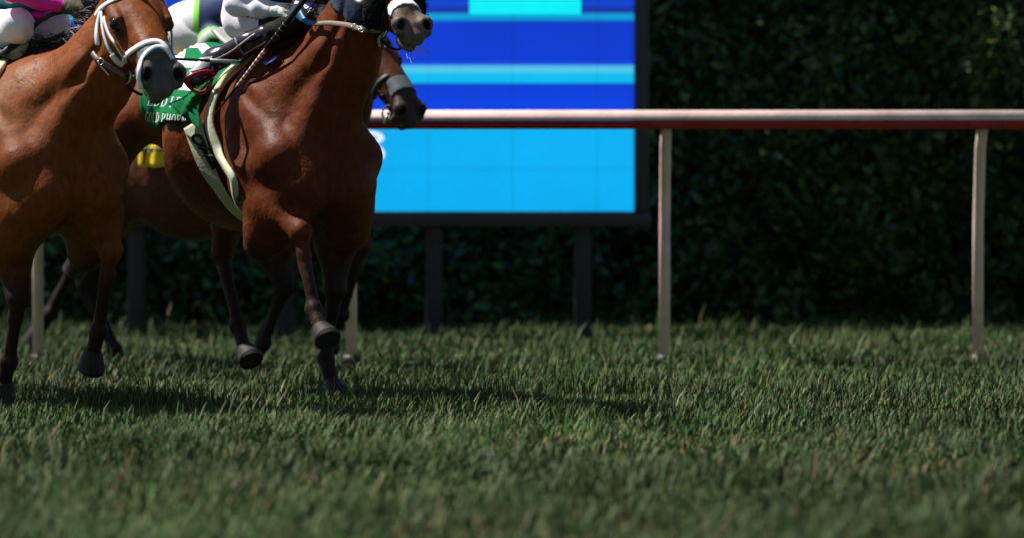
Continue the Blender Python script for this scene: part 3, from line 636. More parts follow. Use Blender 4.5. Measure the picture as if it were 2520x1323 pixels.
# --- bay horse: white bridle
B = near['bvh']; rt = near['H'](.2, 0, -.05)
br_ = thing("white_bridle", rt, "white leather bridle with two nosebands on the bay horse", "bridle")
put("browband", strap_px(B, [(236, 40), (248, 22), (268, 8), (290, -2), (310, -8)], .022, .005), M_white, br_)
put("throat_strap", strap_px(B, [(250, 24), (243, 50), (239, 80), (241, 112)], .022, .005), M_white, br_)
put("cheekpiece", strap_px(B, [(251, 30), (254, 70), (264, 108), (279, 136), (300, 156)], .019, .005), M_white, br_)
put("cheekpiece", strap_px(B, [(256, 44), (268, 82), (287, 112), (308, 144)], .019, .005), M_white, br_)
put("noseband", strap_px(B, [(306, 152), (310, 142), (332, 122), (362, 107), (388, 105), (404, 116), (414, 134)], .025, .006, .006), M_white, br_)
put("lower_noseband", strap_px(B, [(350, 216), (344, 196), (344, 172), (351, 147), (368, 126), (388, 117), (407, 125), (424, 148)], .019, .005, .006), M_white, br_)
put("keeper", strap_px(B, [(277, 133), (290, 150), (302, 158)], .026, .010), M_white, br_)
bc = hit(B, 308, 186, -1.6); bc = bc[0] + bc[1] * .012
put("bit_ring", ring(bc, A(-.75, -.65, .1), .034, .0045), M_metal, br_)
put("bit_bar", tube([bc + A(.004, -.004, -.004), P(344, 184, bc[1] - .03)], [.010, .007], 10), M_metal, br_)
put("chin_strap", strap_px(B, [(312, 196), (318, 214), (332, 226), (350, 232)], .014, .006, default=-1.7), M_black, br_)
put("jaw_strap", strap_px(B, [(240, 144), (246, 160), (258, 174), (268, 186)], .006, .003, default=-1.4), M_white, br_)
for q in (1,):   # the far side of the same bridle
    fp = [near['H'](x, q * y, z) for x, y, z in ((.02, .10, 0), (.10, .12, -.04), (.22, .125, -.09), (.36, .10, -.11), (.46, .085, -.12))]
    put("far_cheekpiece", band(spline(fp, 5), [near['hd']((0, q, 0))] * 21, .016, .006), M_white, br_)
hc = headco(near)
M_tape = mat("grey_tape", (0.075, 0.10, 0.12), 0.6, 0.35, noise=0.2, nscale=20, bump=0.5, bscale=35, stretch=(.4, .4, 2.2))
def tape_mask(a, b, zmin=-.085): 
    def f(c): hx, hy, hz = hc_(c); return (hx > a) & (hx < b) & (hz > zmin + .9 * np.abs(hy) * 0) & (np.abs(hy) < .2)
    return f
hc_ = hc; put_tape = shell(near, lambda c: (lambda h: (h[0] > .435) & (h[0] < .505) & (h[2] > -.055) & (np.abs(h[1]) < .075))(hc_(c)), .001, "nose_strip", M_tape, br_, .002)
# rein of the bay horse
rp = [P(184, 34, -.98), P(190, 62, -1.05), P(212, 100, -1.2)]
for x, y in ((238, 140), (262, 158)):
    h_ = hit(B, x, y, -1.4); rp.append(h_[0] + h_[1] * .012)
rp.append(bc + A(0, -.012, 0)); rp = spline(rp, 6)
hc_ = hc
shell(near, lambda c: (lambda h: ((h[0] - .135)**2 + (h[1] - .012)**2 < .011**2) & (h[2] > -.05))(hc_(c)), .001, "white_star", mat("star_hair", (.6, .55, .52), .7), near['root'], .001)
rn = thing("brown_rein", rp[8], "brown leather rein from olive glove to the bay horse's bit", "rein")
rs_ = put("strap", band(rp, [A(-.45, -.85, .25)] * len(rp), .022, .006), M_brown, rn)
for i in (13, 22): put("buckle", ring(rp[i] + A(0, -.01, 0), A(-.3, -1, .1), .014, .003, 12), M_metal, rs_)
lp = spline([P(168, 28, -.98), P(130, 36, -.95), P(95, 56, -.90), P(74, 82, -.88), P(72, 98, -.88), P(95, 104, -.9), P(130, 96, -.95), P(158, 84, -.98)], 6)
rl = thing("black_rein_loop", lp[10], "black rubber rein looped below the olive glove on the bay horse", "rein")
rs_ = put("strap", band(lp, [A(-.3, -.9, .3)] * len(lp), .021, .006), M_black, rl)
put("keeper", ring(lp[20], unit(lp[21] - lp[19]), .013, .004, 12), M_metal, rs_)

# --- lead horse: blinker hood, black shadow roll, white nose strip, dark bridle
B = lead['bvh']; hc_ = headco(lead)
M_hood = mat("navy_hood", (0.016, 0.03, 0.065), 0.65, 0.35, noise=0.35, nscale=24, bump=0.4, bscale=40)
hood = thing("blinker_hood", lead['H'](.15, 0, -.1), "navy blinker hood with pale rimmed eye cup on the lead horse", "hood")
def hood_mask(c):
    hx, hy, hz = hc_(c); return (hx > -.03) & (hx < .30) & (np.abs(hy) < .22) & (hz > -.20 - .25 * hx) & (hz < .03)
shell(lead, hood_mask, .006, "hood", M_hood, hood)
for q in (-1, 1):
    e = lead['H'](.215, q * .105, -.055); n_ = lead['hd']((.45, q * 1.0, .1))
    put("eye_cup", ring(e + unit(n_) * .015, n_, .045, .011, 24), mat("cup_rim", (.5, .5, .47), .4, .4), hood)
def arc(x, r, zc, a0, a1, n=15, ys=1.0): return [lead['H'](x, ys * r * math.sin(a), zc + r * math.cos(a)) for a in np.linspace(a0, a1, n)]
roll = thing("shadow_roll", lead['H'](.37, 0, 0), "fluffy black sheepskin shadow roll across the lead horse's nose", "shadow roll")
ra = arc(.36, .098, -.085, -2.3, 2.1, 25, 1.06)
V_, F_ = tube(ra, [.030] + [.050] * 23 + [.030], 18)
M_fleece = mat("black_fleece", (0.006, 0.006, 0.007), 0.95, 0.15, noise=0.4, nscale=60, bump=1.0, bscale=90)
put("roll", (V_, F_), M_fleece, roll)
hair(V_[18:-18:2], [unit(v - ra[i * 2 // 18 + 1]) for i, v in enumerate(V_[18:-18:2])], .011, .0016, M_fleece, "fleece", roll, droop=0, jit=.6, per=14, spread=.006, seg=3)
lb = thing("dark_bridle", lead['H'](.4, 0, -.1), "dark leather bridle with steel bit on the lead horse", "bridle")
shell(lead, lambda c: (lambda h: (h[0] > .440) & (h[0] < .488) & (h[2] > -.060))(hc_(c)), .002, "nose_strip", M_white, lb, .003)
put("noseband", band(spline(arc(.425, .083, -.09, -2.4, 2.4, 13, 1.0), 3), [unit(lead['hd']((0, 1.0 * math.sin(a), math.cos(a)))) for a in np.linspace(-2.4, 2.4, 37)], .012, .005), M_black, lb)
put("cheekpiece", strap_px(B, [(856, 5), (868, 24), (886, 42), (905, 58), (925, 72), (946, 84)], .017, .006, default=-1.05), M_brown, lb)
put("throat_lash", strap_px(B, [(853, 0), (852, 25), (858, 50), (870, 66)], .012, .005, default=-.95), M_black, lb)
bc = hit(B, 944, 88, -1.15); bc = bc[0] + bc[1] * .015 
put("bit_ring", ring(P(935, 78, bc[1] - .01), A(-.5, -.8, .2), .030, .005), M_metal, lb)
put("chin_strap", tube(spline([P(938, 96, bc[1]), P(952, 112, bc[1] - .03), P(975, 122, bc[1] - .06), P(992, 118, bc[1] - .08)], 5), .0055, 8), M_black, lb)
put("tongue_tie", tube(spline([P(950, 76, bc[1] - .02), P(938, 86, bc[1] - .03), P(932, 98, bc[1] - .03), P(934, 116, bc[1] - .03)], 5), [.004] * 8 + [.006] * 8, 8), mat("pale_strap", (.42, .42, .36), .5), lb)
put("jaw_band", strap_px(B, [(905, 70), (922, 84), (940, 100), (960, 108)], .016, .006, default=-1.1), M_black, lb)
rp = spline([P(738, 30, -.62), P(752, 52, -.67), P(778, 59, -.72), P(815, 58, -.80), P(862, 64, -.93), P(900, 76, -1.04), P(936, 82, bc[1])], 7)
rn2 = thing("leather_rein", rp[20], "grey brown rein with blue grip held in the lead jockey's white glove", "rein")
rs_ = put("strap", band(rp[13:], [A(-.3, -.9, .35)] * len(rp[13:]), .024, .006), M_brown, rn2)
put("blue_grip", band(rp[:14], [A(-.5, -.8, .2)] * 14, .024, .008), mat("blue_rubber", (0.012, 0.17, 0.42), .45, .4), rn2)
for i in (30, 33): put("buckle", ring(rp[i] + A(0, -.012, 0), A(-.3, -1, .1), .013, .003, 12), M_metal, rs_)
wk = []
for i in range(26):
    a = RNG.uniform(-1, 1); st = lead['H'](RNG.uniform(.56, .62), a * .05 + .02, RNG.uniform(-.20, -.13)); dd = lead['hd'](unit(A(.5, a * .5 + .4, -.7) + RNG.normal(0, .25, 3)))
    wk.append(tube(spline([st, st + dd * .025, st + dd * .05 + A(0, 0, .008)], 3), [.0009] * 6 + [.0003], 4))
mesh_obj("whiskers", *join(*wk), mat("whisker", (.5, .48, .45), .5), lead['root'])

# --- third horse
B3 = third['bvh']; hc_ = headco(third)
b3 = thing("dark_noseband_bridle", third['H'](.4, 0, -.1), "blurred black bridle with steel ring on the dark brown horse", "bridle")
def arc3(x, r, zc, a0, a1, n=13): return [third['H'](x, r * math.sin(a), zc + r * math.cos(a)) for a in np.linspace(a0, a1, n)]
put("noseband", band(spline(arc3(.37, .092, -.09, -2.4, 2.4), 3), [third['hd']((0, math.sin(a), math.cos(a))) for a in np.linspace(-2.4, 2.4, 37)], .028, .012), M_black, b3)
shell(third, lambda c: (lambda h: (h[0] > .40) & (h[0] < .485) & (h[2] > -.055))(hc_(c)), .002, "nose_strip", mat("grey_strip", (.07, .085, .10), .7), b3)
shell(third, lambda c: (lambda h: ((h[0] - .17)**2 + (h[1] + .01)**2 < .03**2) & (h[2] > -.05))(hc_(c)), .002, "white_star", mat("white_hair", (.7, .68, .66), .7), third['root'], .002)
h_ = hit(B3, 962, 278, 1.5); bc3 = h_[0] + h_[1] * .015
put("bit_ring", ring(bc3, A(-.5, -.8, .1), .036, .006), M_metal, b3)
put("bit_bar", tube([bc3, P(945, 305, bc3[1] - .02)], .008, 8), M_metal, b3)
put("cheekpiece", strap_px(B3, [(940, 232), (950, 250), (962, 270)], .03, .008, default=1.5), M_black, b3)

# ------------------------------------------------------------------ lead horse: saddle cloth, girth, saddle
B = lead['bvh']; W = lead['W']
def wrap(x, phi, off, hz=1.22):
    """A point on the barrel: from outside at angle phi from the top, straight in to the spine axis."""
    c = W(A(x, 0, hz)); o = W(A(x, math.sin(phi) * 1.2, hz + math.cos(phi) * 1.2)); d_ = Vector(c - o).normalized()
    loc, nor, _, _ = B.ray_cast(Vector(o), d_)
    return A(*loc) - A(*d_) * off
def sheet(fn, us, vs_, thick=.004):
    nu, nv = len(us), len(vs_); Va = np.array([[fn(u, v) for v in vs_] for u in us]); 
    du = np.gradient(Va, axis=0); dv = np.gradient(Va, axis=1); n = np.cross(du, dv); n /= np.linalg.norm(n, axis=2)[..., None] + 1e-9
    Vb = Va - n * thick; V = np.vstack([Va.reshape(-1, 3), Vb.reshape(-1, 3)]); o = nu * nv; Fc = []
    I = lambda i, j: i * nv + j
    for i in range(nu - 1):
        for j in range(nv - 1):
            Fc.append((I(i, j), I(i + 1, j), I(i + 1, j + 1), I(i, j + 1))); Fc.append((o + I(i, j + 1), o + I(i + 1, j + 1), o + I(i + 1, j), o + I(i, j)))
    for i in range(nu - 1):
        Fc.append((I(i + 1, 0), I(i, 0), o + I(i, 0), o + I(i + 1, 0))); Fc.append((I(i, nv - 1), I(i + 1, nv - 1), o + I(i + 1, nv - 1), o + I(i, nv - 1)))
    for j in range(nv - 1):
        Fc.append((I(0, j), I(0, j + 1), o + I(0, j + 1), o + I(0, j))); Fc.append((I(nu - 1, j + 1), I(nu - 1, j), o + I(nu - 1, j), o + I(nu - 1, j + 1)))
    return V, Fc
cloth = thing("saddle_cloth", W(A(-.2, 0, 1.55)), "green saddle cloth with white number and lettering on the lead horse", "saddle cloth")
hem = lambda x: 1.60 + .0 * x
def cl_fn(u, v):
    x = -.58 + .66 * u + .13 * u * (1 - abs(v)); phi = v * R(82 - 3 * u); hang = max(0, abs(v) - .45)
    w = .012 + hang * (.030 * (.5 + .5 * math.sin(34 * x + 3 * v)) + .012 * math.sin(61 * x + 1))
    return wrap(x, phi, w + .004)
us, vs_ = np.linspace(0, 1, 70), np.linspace(-1, 1, 84)
cv = sheet(cl_fn, us, vs_); clp = put("cloth", cv, M_green, cloth); CB = bvh_of(*cv)
flap_poly = [(428, 259), (462, 243), (500, 219), (540, 189), (580, 163), (612, 140), (600, 146), (562, 172), (528, 205), (509, 240), (501, 282), (502, 318), (482, 303), (455, 283)]
fv = print_px([CB, B], [flap_poly], .012, 8.0); fv = (fv[0] + A(-.012, -.035, 0), fv[1])
def lift(V):
    V = np.array(V); tip = P(428, 259, 0)[0]; k = np.clip(1 - (V[:, 0] - V[:, 0].min()) / .2, 0, 1); V[:, 1] -= .035 * k + .01; return V
def solid(vf, t):
    """Give a cut piece of cloth its thickness."""
    V = np.asarray(vf[0]); key = np.round(V * 2e4).astype(np.int64); _, first, inv = np.unique(key, axis=0, return_index=True, return_inverse=True); inv = inv.ravel()
    V = V[first]; Fc = [tuple(int(inv[i]) for i in f) for f in vf[1]]; Fc = [f for f in Fc if len(set(f)) == len(f)]; o = len(V); ec = {}
    for f in Fc:
        for a_, b_ in zip(f, f[1:] + f[:1]): ec[(min(a_, b_), max(a_, b_))] = ec.get((min(a_, b_), max(a_, b_)), 0) + 1
    rim = [(a_, b_, b_ + o, a_ + o) for (a_, b_), n_ in ec.items() if n_ == 1]
    return np.vstack([V, V + A(0, t, 0)]), Fc + [tuple(i + o for i in f[::-1]) for f in Fc] + rim
flap = put("folded_corner", solid((lift(fv[0]), fv[1]), .004), M_green, cloth)

# serif lettering, drawn stroke by stroke
def glyph(ch):
    """Strokes of a serif capital in a unit box (x right, y up) as polygons."""
    T, t, sf = .17, .06, .10; out = []
    bar = lambda x0, y0, x1, y1: out.append([(x0, y0), (x1, y0), (x1, y1), (x0, y1)])
    def stem(x):
        bar(x, 0, x + T, 1); bar(x - sf, 0, x + T + sf, t * .8); bar(x - sf, 1 - t * .8, x + T + sf, 1)
    def bowl(cx, cy, rx, ry, a0, a1, thick):
        n = 14; o = []; i_ = []
        for k in range(n + 1):
            a = a0 + (a1 - a0) * k / n; w = t + (thick - t) * abs(math.cos(a)); o.append((cx + rx * math.cos(a), cy + ry * math.sin(a))); i_.append((cx + (rx - w) * math.cos(a), cy + (ry - t - (w - t) * .2) * math.sin(a)))
        for k in range(n): out.append([o[k], o[k + 1], i_[k + 1], i_[k]])
    pi = math.pi
    if ch in "EL":
        stem(.14); bar(.14, 0, .86, t); out.append([(.80, 0), (.88, 0), (.92, .30), (.87, .30)])
        if ch == "E": bar(.2, 1 - t, .84, 1); out.append([(.79, .74), (.84, .74), (.84, 1), (.80, 1)]); bar(.25, .48, .62, .48 + t); bar(.60, .38, .645, .66)
    if ch == "D": stem(.12); bowl(.32, .5, .62, .5, -pi / 2, pi / 2, T)
    if ch == "I": stem(.42)
    if ch == "O": bowl(.5, .5, .46, .52, 0, 2 * pi, T)
    if ch == "G": bowl(.5, .5, .46, .52, .25 * pi, 1.75 * pi, T); bar(.74, 0.08, .90, .42); bar(.58, .40, .98, .40 + t)
    if ch == "P": stem(.14); bowl(.40, .73, .50, .27, -pi / 2, pi / 2, T)
    if ch == "H": stem(.10); stem(.73); bar(.2, .48, .8, .48 + t)
    if ch == "N": stem(.08); stem(.80); out.append([(.08, 1), (.28, 1), (.97, 0), (.80, 0)])
    if ch == "X": out.append([(.08, 1), (.30, 1), (.94, 0), (.72, 0)]); out.append([(.80, 1), (.88, 1), (.18, 0), (.10, 0)])
    return out
def word(txt, p0, p1, hgt, slant, wid=.86):
    """Letter polygons along the baseline from p0 to p1 (photo pixels)."""
    p0, p1 = np.array(p0, float), np.array(p1, float); step = (p1 - p0) / len(txt); res = []
    for i, ch in enumerate(txt):
        res.append([[tuple(p0 + step * (i + wid * x) + np.array((slant * y, -hgt * y))) for x, y in g] for g in glyph(ch)])
    return res
for txt, a_, b_, hg, sl in (("EDDIE", (362, 259), (446, 268), 26, 7), ("GOLD", (357, 299), (393, 302), 24, 3), ("PHOENIX", (396, 303), (482, 311), 23, 4)):
    for ch, polys in zip(txt, word(txt, a_, b_, hg, sl)):
        v = print_px(CB, polys, .0035, 4.0)
        if len(v[0]): put("letter", v, M_print, clp, smooth=False)
# number five
num = [[(440, 117), (452, 109), (505, 109), (521, 122), (498, 134), (488, 120), (458, 119)], [(440, 117), (460, 118), (452, 152), (426, 152)],
       [(426, 152), (452, 150), (478, 152), (502, 160), (512, 175), (489, 179), (470, 168), (440, 168), (424, 166)], [(512, 175), (513, 195), (500, 212), (481, 205), (489, 192), (489, 179)],
       [(500, 212), (470, 225), (440, 222), (426, 215), (438, 199), (464, 206), (481, 205)]]
put("number", print_px(CB, num, .0035, 6.0), M_print, clp, smooth=False)

girth = thing("cream_girth", W(A(.1, -.3, 1.1)), "cream elastic girth with black buckle strap round the lead horse's barrel", "girth")
def girth_loop(pts, width, thick, off):
    """Down the near side where the photo shows it, then on round under the belly and up the far side."""
    path = []; nor = []
    for q_ in spline(np.array([(x, y, 0) for x, y in pts]), 6):
        h_ = hit(B, q_[0], q_[1])
        if h_ is not None: path.append(h_[0] + h_[1] * off); nor.append(h_[1])
    l_ = lead['L'](path[-1]); x_ = l_[0]; ph = math.atan2(l_[1], l_[2] - 1.22); ph = ph - 2 * math.pi if ph > 0 else ph
    xe = min(x_, .20)
    for k_, a_ in enumerate(np.linspace(ph, -math.pi - .35, 16)[1:]):
        x_ += (xe - x_) * .12
        c_ = W(A(x_, 0, 1.22)); q_ = wrap(x_, a_, off); path.append(q_); nor.append(unit(q_ - c_))
    path = np.array(path); nor = np.array(nor)
    for _ in range(14): path[1:-1] = (path[:-2] + 2 * path[1:-1] + path[2:]) / 4; nor[1:-1] = (nor[:-2] + nor[1:-1] + nor[2:]) / 3
    return band(path, nor, width, thick)
put("pad_edge", girth_loop([(672, 128), (624, 152), (586, 177), (553, 208), (531, 245), (522, 285), (522, 320), (536, 356), (553, 392), (575, 428), (590, 448)], .050, .012, .014), M_palegirth, girth)
put("upper_pad", strap_px(B, [(672, 125), (626, 149), (590, 173), (560, 201), (544, 232)], .040, .014, .026), M_cream, girth)
put("webbing", girth_loop([(478, 306), (490, 345), (505, 388), (524, 430), (545, 458)], .110, .008, .010), M_palegirth, girth)
bks = put("buckle_strap", strap_px(B, [(500, 352), (512, 372), (522, 392), (534, 414)], .024, .012, .012), M_black, girth)
put("buckle_loop", strap_px(B, [(498, 356), (486, 350), (481, 340), (487, 333), (500, 335), (508, 348), (513, 362)], .012, .012, .012), M_black, girth)
for x, y in ((511, 364), (521, 381)): put("crossbar", strap_px(B, [(x - 13, y - 1), (x, y), (x + 15, y + 2)], .011, .014, .016, n=3), M_black, bks)
saddle = thing("racing_saddle", W(A(.12, 0, 1.6)), "small black racing saddle with grey seat under the lead jockey", "saddle")
M_greyseat = mat("grey_seat", (0.30, 0.31, 0.31), .45, .4, noise=.08)
def seat_fn(u, v):
    x = -.14 + .36 * u; p_ = wrap(x, v * R(22), .03) ; return p_ + A(0, 0, .075 * (1 - u)**2 + .03 * v * v * (1 - u) + .02)
put("seat", sheet(seat_fn, np.linspace(0, 1, 16), np.linspace(-1, 1, 15), .012), M_greyseat, saddle)
def flap_fn(u, v): return wrap(0.0 + .30 * u + .04 * v, R(-18 - 12 * v), .035)
put("flap", sheet(flap_fn, np.linspace(0, 1, 14), np.linspace(0, 1, 14), .006), M_black, saddle)
def flap2_fn(u, v): return wrap(0.0 + .30 * u + .04 * v, R(18 + 12 * v), .035)
put("flap", sheet(flap2_fn, np.linspace(0, 1, 14), np.linspace(0, 1, 14), -.006), M_black, saddle)
pv = print_px(B, [[(622, 128), (640, 118), (668, 106), (700, 94), (714, 94), (704, 110), (688, 128), (668, 144), (652, 152), (644, 136)]], .01, 8.0); pv = (pv[0] + A(.01, -.11, -.028), pv[1])
put("purple_flap", solid(pv, .004), M_purple, saddle)

# bay horse: saddle pad edge
B = near['bvh']; W = near['W']
ns = thing("bay_saddle", W(A(.1, 0, 1.6)), "black racing saddle with pale yellow pad on the bay horse at the left edge", "saddle")
put("pad_edge", strap_px(B, [(84, 104), (62, 114), (36, 132), (12, 156), (-8, 186), (-22, 220)], .062, .02, .006, default=-.8), M_cream, ns)
put("flap", strap_px(B, [(66, 103), (44, 108), (20, 124), (0, 142), (-24, 170)], .030, .03, .008, default=-.8), M_black, ns)
def seatn_fn(u, v): return wrap(-.14 + .36 * u, v * R(24), .03) + A(0, 0, .04 * (1 - u)**2 + .01)
put("seat", sheet(seatn_fn, np.linspace(0, 1, 14), np.linspace(-1, 1, 13), .012), M_black, ns)

# third horse: yellow saddle cloth, glimpsed under the lead horse's flank
B = third['bvh']; W = third['W']
M_yel = mat("yellow_cloth", (0.70, 0.50, 0.015), 0.75, 0.2, noise=0.1, nscale=16, bump=.3, bscale=22)
yc = thing("yellow_saddle_cloth", W(A(-.2, 0, 1.5)), "yellow saddle cloth with grey band on the blurred dark horse, under the lead horse's flank", "saddle cloth")
yf = lambda o_: (lambda u, v: wrap(-.20 + .46 * u, v * R(100), .012 + o_ + max(0, abs(v) - .45) * .02 * (1 + math.sin(30 * u))))
cy_ = sheet(yf(0), np.linspace(0, 1, 44), np.linspace(-1, 1, 56)); put("cloth", cy_, M_yel, yc)
put("band", strap_px([bvh_of(*cy_)], [(250, 366), (300, 366), (340, 367), (380, 368), (420, 370), (470, 372)], .016, .003), mat("grey_band", (.07, .065, .07), .7), yc)
put("seam", strap_px([bvh_of(*cy_)], [(356, 371), (355, 380), (354, 392), (353, 402)], .010, .003), mat("dark_seam", (.05, .04, .02), .7), yc)

# ------------------------------------------------------------------ jockeys
M_skin = mat("skin", (0.45, 0.26, 0.18), .5, .4, noise=.1)
def lerp(a, b, t): return np.asarray(a) * (1 - t) + np.asarray(b) * t
def cloth_wob(amp, f, ph, axis=(1, .3, .6)):
    ax = np.array(axis)
    def w(x, y, z):
        q = ax[0] * x + ax[1] * y + ax[2] * z
        return amp * np.sin(f * q + 3 * np.sin(9 * z + ph) + 2 * np.sin(11 * x)) * np.sin(.43 * f * (z - x * .7) + ph)
    return w

def jockey(name, label, J, parts, face):
    """J: joints in world metres; parts: extra clothing as lists of round cones. The body is one surface under the clothes."""
    root = thing(name, A(*J['hip']) - A(0, 0, .15), label, "jockey", "jockeys riding in the race")
    b = []; hip, chest, nk, hd = J['hip'], J['chest'], J['neck'], J['head']; lat = J['lat']
    b += [C(hip, .11, chest, .12, .05, lat, 1.25), C(chest, .11, nk, .05, .05), C(nk, .045, lerp(nk, hd, .6), .045, .02), S(hd, .082, .03), S(hd + A(*face) * .045 + A(0, 0, -.05), .052, .03), S(hd + A(*face) * .098 + A(0, 0, -.02), .012, .012)]
    for i in (0, 1):
        sh, el, wr = J['sh'][i], J['el'][i], J['wr'][i]; hp, kn, an, toe = J['hp'][i], J['kn'][i], J['an'][i], J['toe'][i]
        b += [C(chest, .06, sh, .045, .03), C(sh, .044, el, .034, .02), C(el, .034, wr, .020, .02), C(hp, .075, kn, .050, .03), C(kn, .046, an, .030, .02), C(an, .03, toe, .024, .02)]
        dv = unit(wr - el); b += [C(wr, .021, wr + dv * .05, .017, .015)]
    blob("body", b, M_skin, root, h=.012)
    return root

def fist(W_, K_, n, grip, h=.0042):
    """A closed glove: palm, four bent fingers and a thumb at the side of the palm, closed on the rein. W_ wrist, K_ knuckles, n back of hand, grip across the fingers."""
    d = unit(K_ - W_); n = unit(n - (n @ d) * d); g = np.cross(d, n); g = g * np.sign(g @ grip); L = np.linalg.norm(K_ - W_); p = []
    p += [C(W_ - d * .03, .030, W_ + d * .01, .029, .015), C(W_, .026, K_ + g * .02, .022, .02), C(W_, .026, K_ - g * .024, .021, .02), C(W_ + d * L * .5, .026, K_, .024, .02)]
    for i, (len1, len2) in enumerate(((.036, .026), (.041, .029), (.038, .027), (.030, .022))):
        k = K_ + g * (.030 - .020 * i); m_ = k + d * len1 * .75 - n * len1 * .55; t = m_ - d * len2 * .45 - n * len2 * .8; e = t - d * .02 + n * .004
        p += [C(k, .0128, m_, .0112, .006), C(m_, .0112, t, .0105, .005), C(t, .0105, e, .0098, .005)]
    b0 = W_ + d * .02 + g * .026; b1 = W_ + d * .055 + g * .042 - n * .02; b2 = W_ + d * .085 + g * .034 - n * .045
    p += [C(b0, .018, b1, .0145, .01), C(b1, .0145, b2, .0125, .005)]
    return p, h

# ---- lead jockey (joints at the places the photo shows, depths from the horse's own body)
lf = lead['lf']; 
hipL = P(640, 40, .06); 
J = dict(hip=P(620, 28, -.06), chest=P(716, -118, -.42), neck=P(764, -178, -.58), head=P(800, -214, -.72), lat=unit(lf),
         hp=[P(606, 50, -.17), P(690, 46, .10)], kn=[P(722, 60, -.54), P(842, 78, -.22)], an=[P(536, 142, -.38), P(690, 165, .16)], toe=[P(478, 196, -.50), P(640, 205, .10)],
         sh=[P(668, -105, -.50), P(800, -112, -.26)], el=[P(581, 13, -.34), P(840, 10, -.12)], wr=[P(692, 26, -.52), P(792, 20, -.50)])
jl = jockey("lead_jockey", "jockey in white sleeves and white gloves riding the chestnut lead horse", J, None, unit(lead['fw'] + A(0, 0, -.2)))
M_wcloth = mat("white_cloth", (0.87, 0.86, 0.92), .75, .2, noise=.04, bump=.12, bscale=60)
M_sleeve = mat("pale_sleeve", (0.84, 0.83, 0.94), .7, .2, noise=.05, bump=.15, bscale=40)
M_navy = mat("navy_silk", (0.012, 0.022, 0.075), .5, .35, noise=.2)
M_orange = mat("orange_silk", (0.6, 0.09, 0.02), .5, .3)
M_boot = mat("dark_boot", (0.020, 0.014, 0.018), .18, .6, noise=.15, bump=.08, bscale=30, coat=.6)
M_silver = mat("silver_boot", (0.42, 0.43, 0.44), .25, .6, noise=.1, coat=.4, bump=.08)
M_glove = mat("white_glove", (0.80, 0.84, 0.83), .6, .3, noise=.05, bump=.2, bscale=90)
blob("silks", [C(lerp(J['hip'], J['chest'], .35), .125, J['chest'], .135, .05, J['lat'], 1.25), C(J['chest'], .12, J['neck'], .06, .05)] + [C(J['chest'], .07, J['sh'][i], .06, .04) for i in (0, 1)], M_navy, jl, wob=cloth_wob(.004, 40, 1))
blob("collar", [C(lerp(J['chest'], J['neck'], .8), .075, J['neck'], .06, .02)], M_orange, jl)
for i in (0, 1):
    sh, el, wr = J['sh'][i], J['el'][i], J['wr'][i]
    blob("sleeve", [C(sh, .062, el, .046, .03), C(el, .047, lerp(el, wr, .55), .044, .03), C(lerp(el, wr, .55), .044, lerp(el, wr, .92), .031, .03)], M_sleeve, jl, h=.007, wob=cloth_wob(.0025, 70, i))
    if i == 0: put("cuff", tube([lerp(el, wr, .70), lerp(el, wr, .97)], [.0385, .0345], 20), mat("cuff_knit", (.62, .66, .62), .8, .2), jl)
th = [C(J['hp'][0], .108, lerp(J['hp'][0], J['kn'][0], .62), .074, .06), C(J['hp'][1], .105, lerp(J['hp'][1], J['kn'][1], .62), .07, .06), C(J['hip'], .112, lerp(J['hip'], J['chest'], .35), .118, .06, J['lat'], 1.3)]
brv = blob("breeches", th, M_wcloth, jl, h=.008, wob=cloth_wob(.0036, 52, 2, (1, -.2, .25)))
BB_ = bvh_of(brv[1], brv[2])
for i in (0, 1):
    hp, kn, an, toe = J['hp'][i], J['kn'][i], J['an'][i], J['toe'][i]
    blob("knee_sleeve", [C(lerp(hp, kn, .60), .077, kn, .052, .03), C(kn, .052, lerp(kn, an, .45), .047, .03)], M_matte, jl, h=.007, wob=cloth_wob(.003, 80, i))
    bt_ = blob("boot", [C(lerp(kn, an, .36), .055, lerp(kn, an, .6), .054, .02), C(lerp(kn, an, .6), .054, an, .042, .02), C(an, .044, lerp(an, toe, .5), .048, .03), C(lerp(an, toe, .5), .048, toe, .042, .03), S(an + A(-.03, .02, .0), .04, .03)], M_boot, jl, h=.006)
    if i == 0:
        bb2 = bvh_of(bt_[1], bt_[2])
        put("toe_panel", print_px(bb2, [[(446, 176), (464, 158), (494, 144), (522, 140), (514, 164), (492, 172), (470, 178), (452, 190)]], .004, 6), M_silver, bt_[0])
        put("boot_piping", strap_px(bb2, [(628, 84), (600, 104), (574, 124), (545, 140), (528, 148)], .008, .004), M_silver, bt_[0])
        put("boot_strap", strap_px(bb2, [(578, 92), (584, 108), (594, 124), (602, 134)], .010, .004), mat("grey_strap", (.13, .14, .15), .5), bt_[0])
    p_, h_ = fist(J['wr'][i], J['wr'][i] + (unit(A(.9, -.42, -.05)) if i == 0 else unit(A(.3, -.9, -.1))) * .082, A(.0, -.55, .9), A(0, -1, -.3))
    blob("glove", p_, M_glove, jl, h=h_)
ow = word("OVE", (610, 42), (638, 49), 10, 2, .8)
def sans(ch):
    bar = lambda x0, y0, x1, y1: [(x0, y0), (x1, y0), (x1, y1), (x0, y1)]
    if ch == "O": return [bar(.1, 0, .3, 1), bar(.7, 0, .9, 1), bar(.3, 0, .7, .2), bar(.3, .8, .7, 1)]
    if ch == "V": return [[(0, 1), (.24, 1), (.62, 0), (.38, 0)], [(.76, 1), (1, 1), (.62, 0), (.45, .18)]]
    return [bar(.1, 0, .32, 1), bar(.32, 0, .9, .2), bar(.32, .4, .8, .6), bar(.32, .8, .9, 1)]
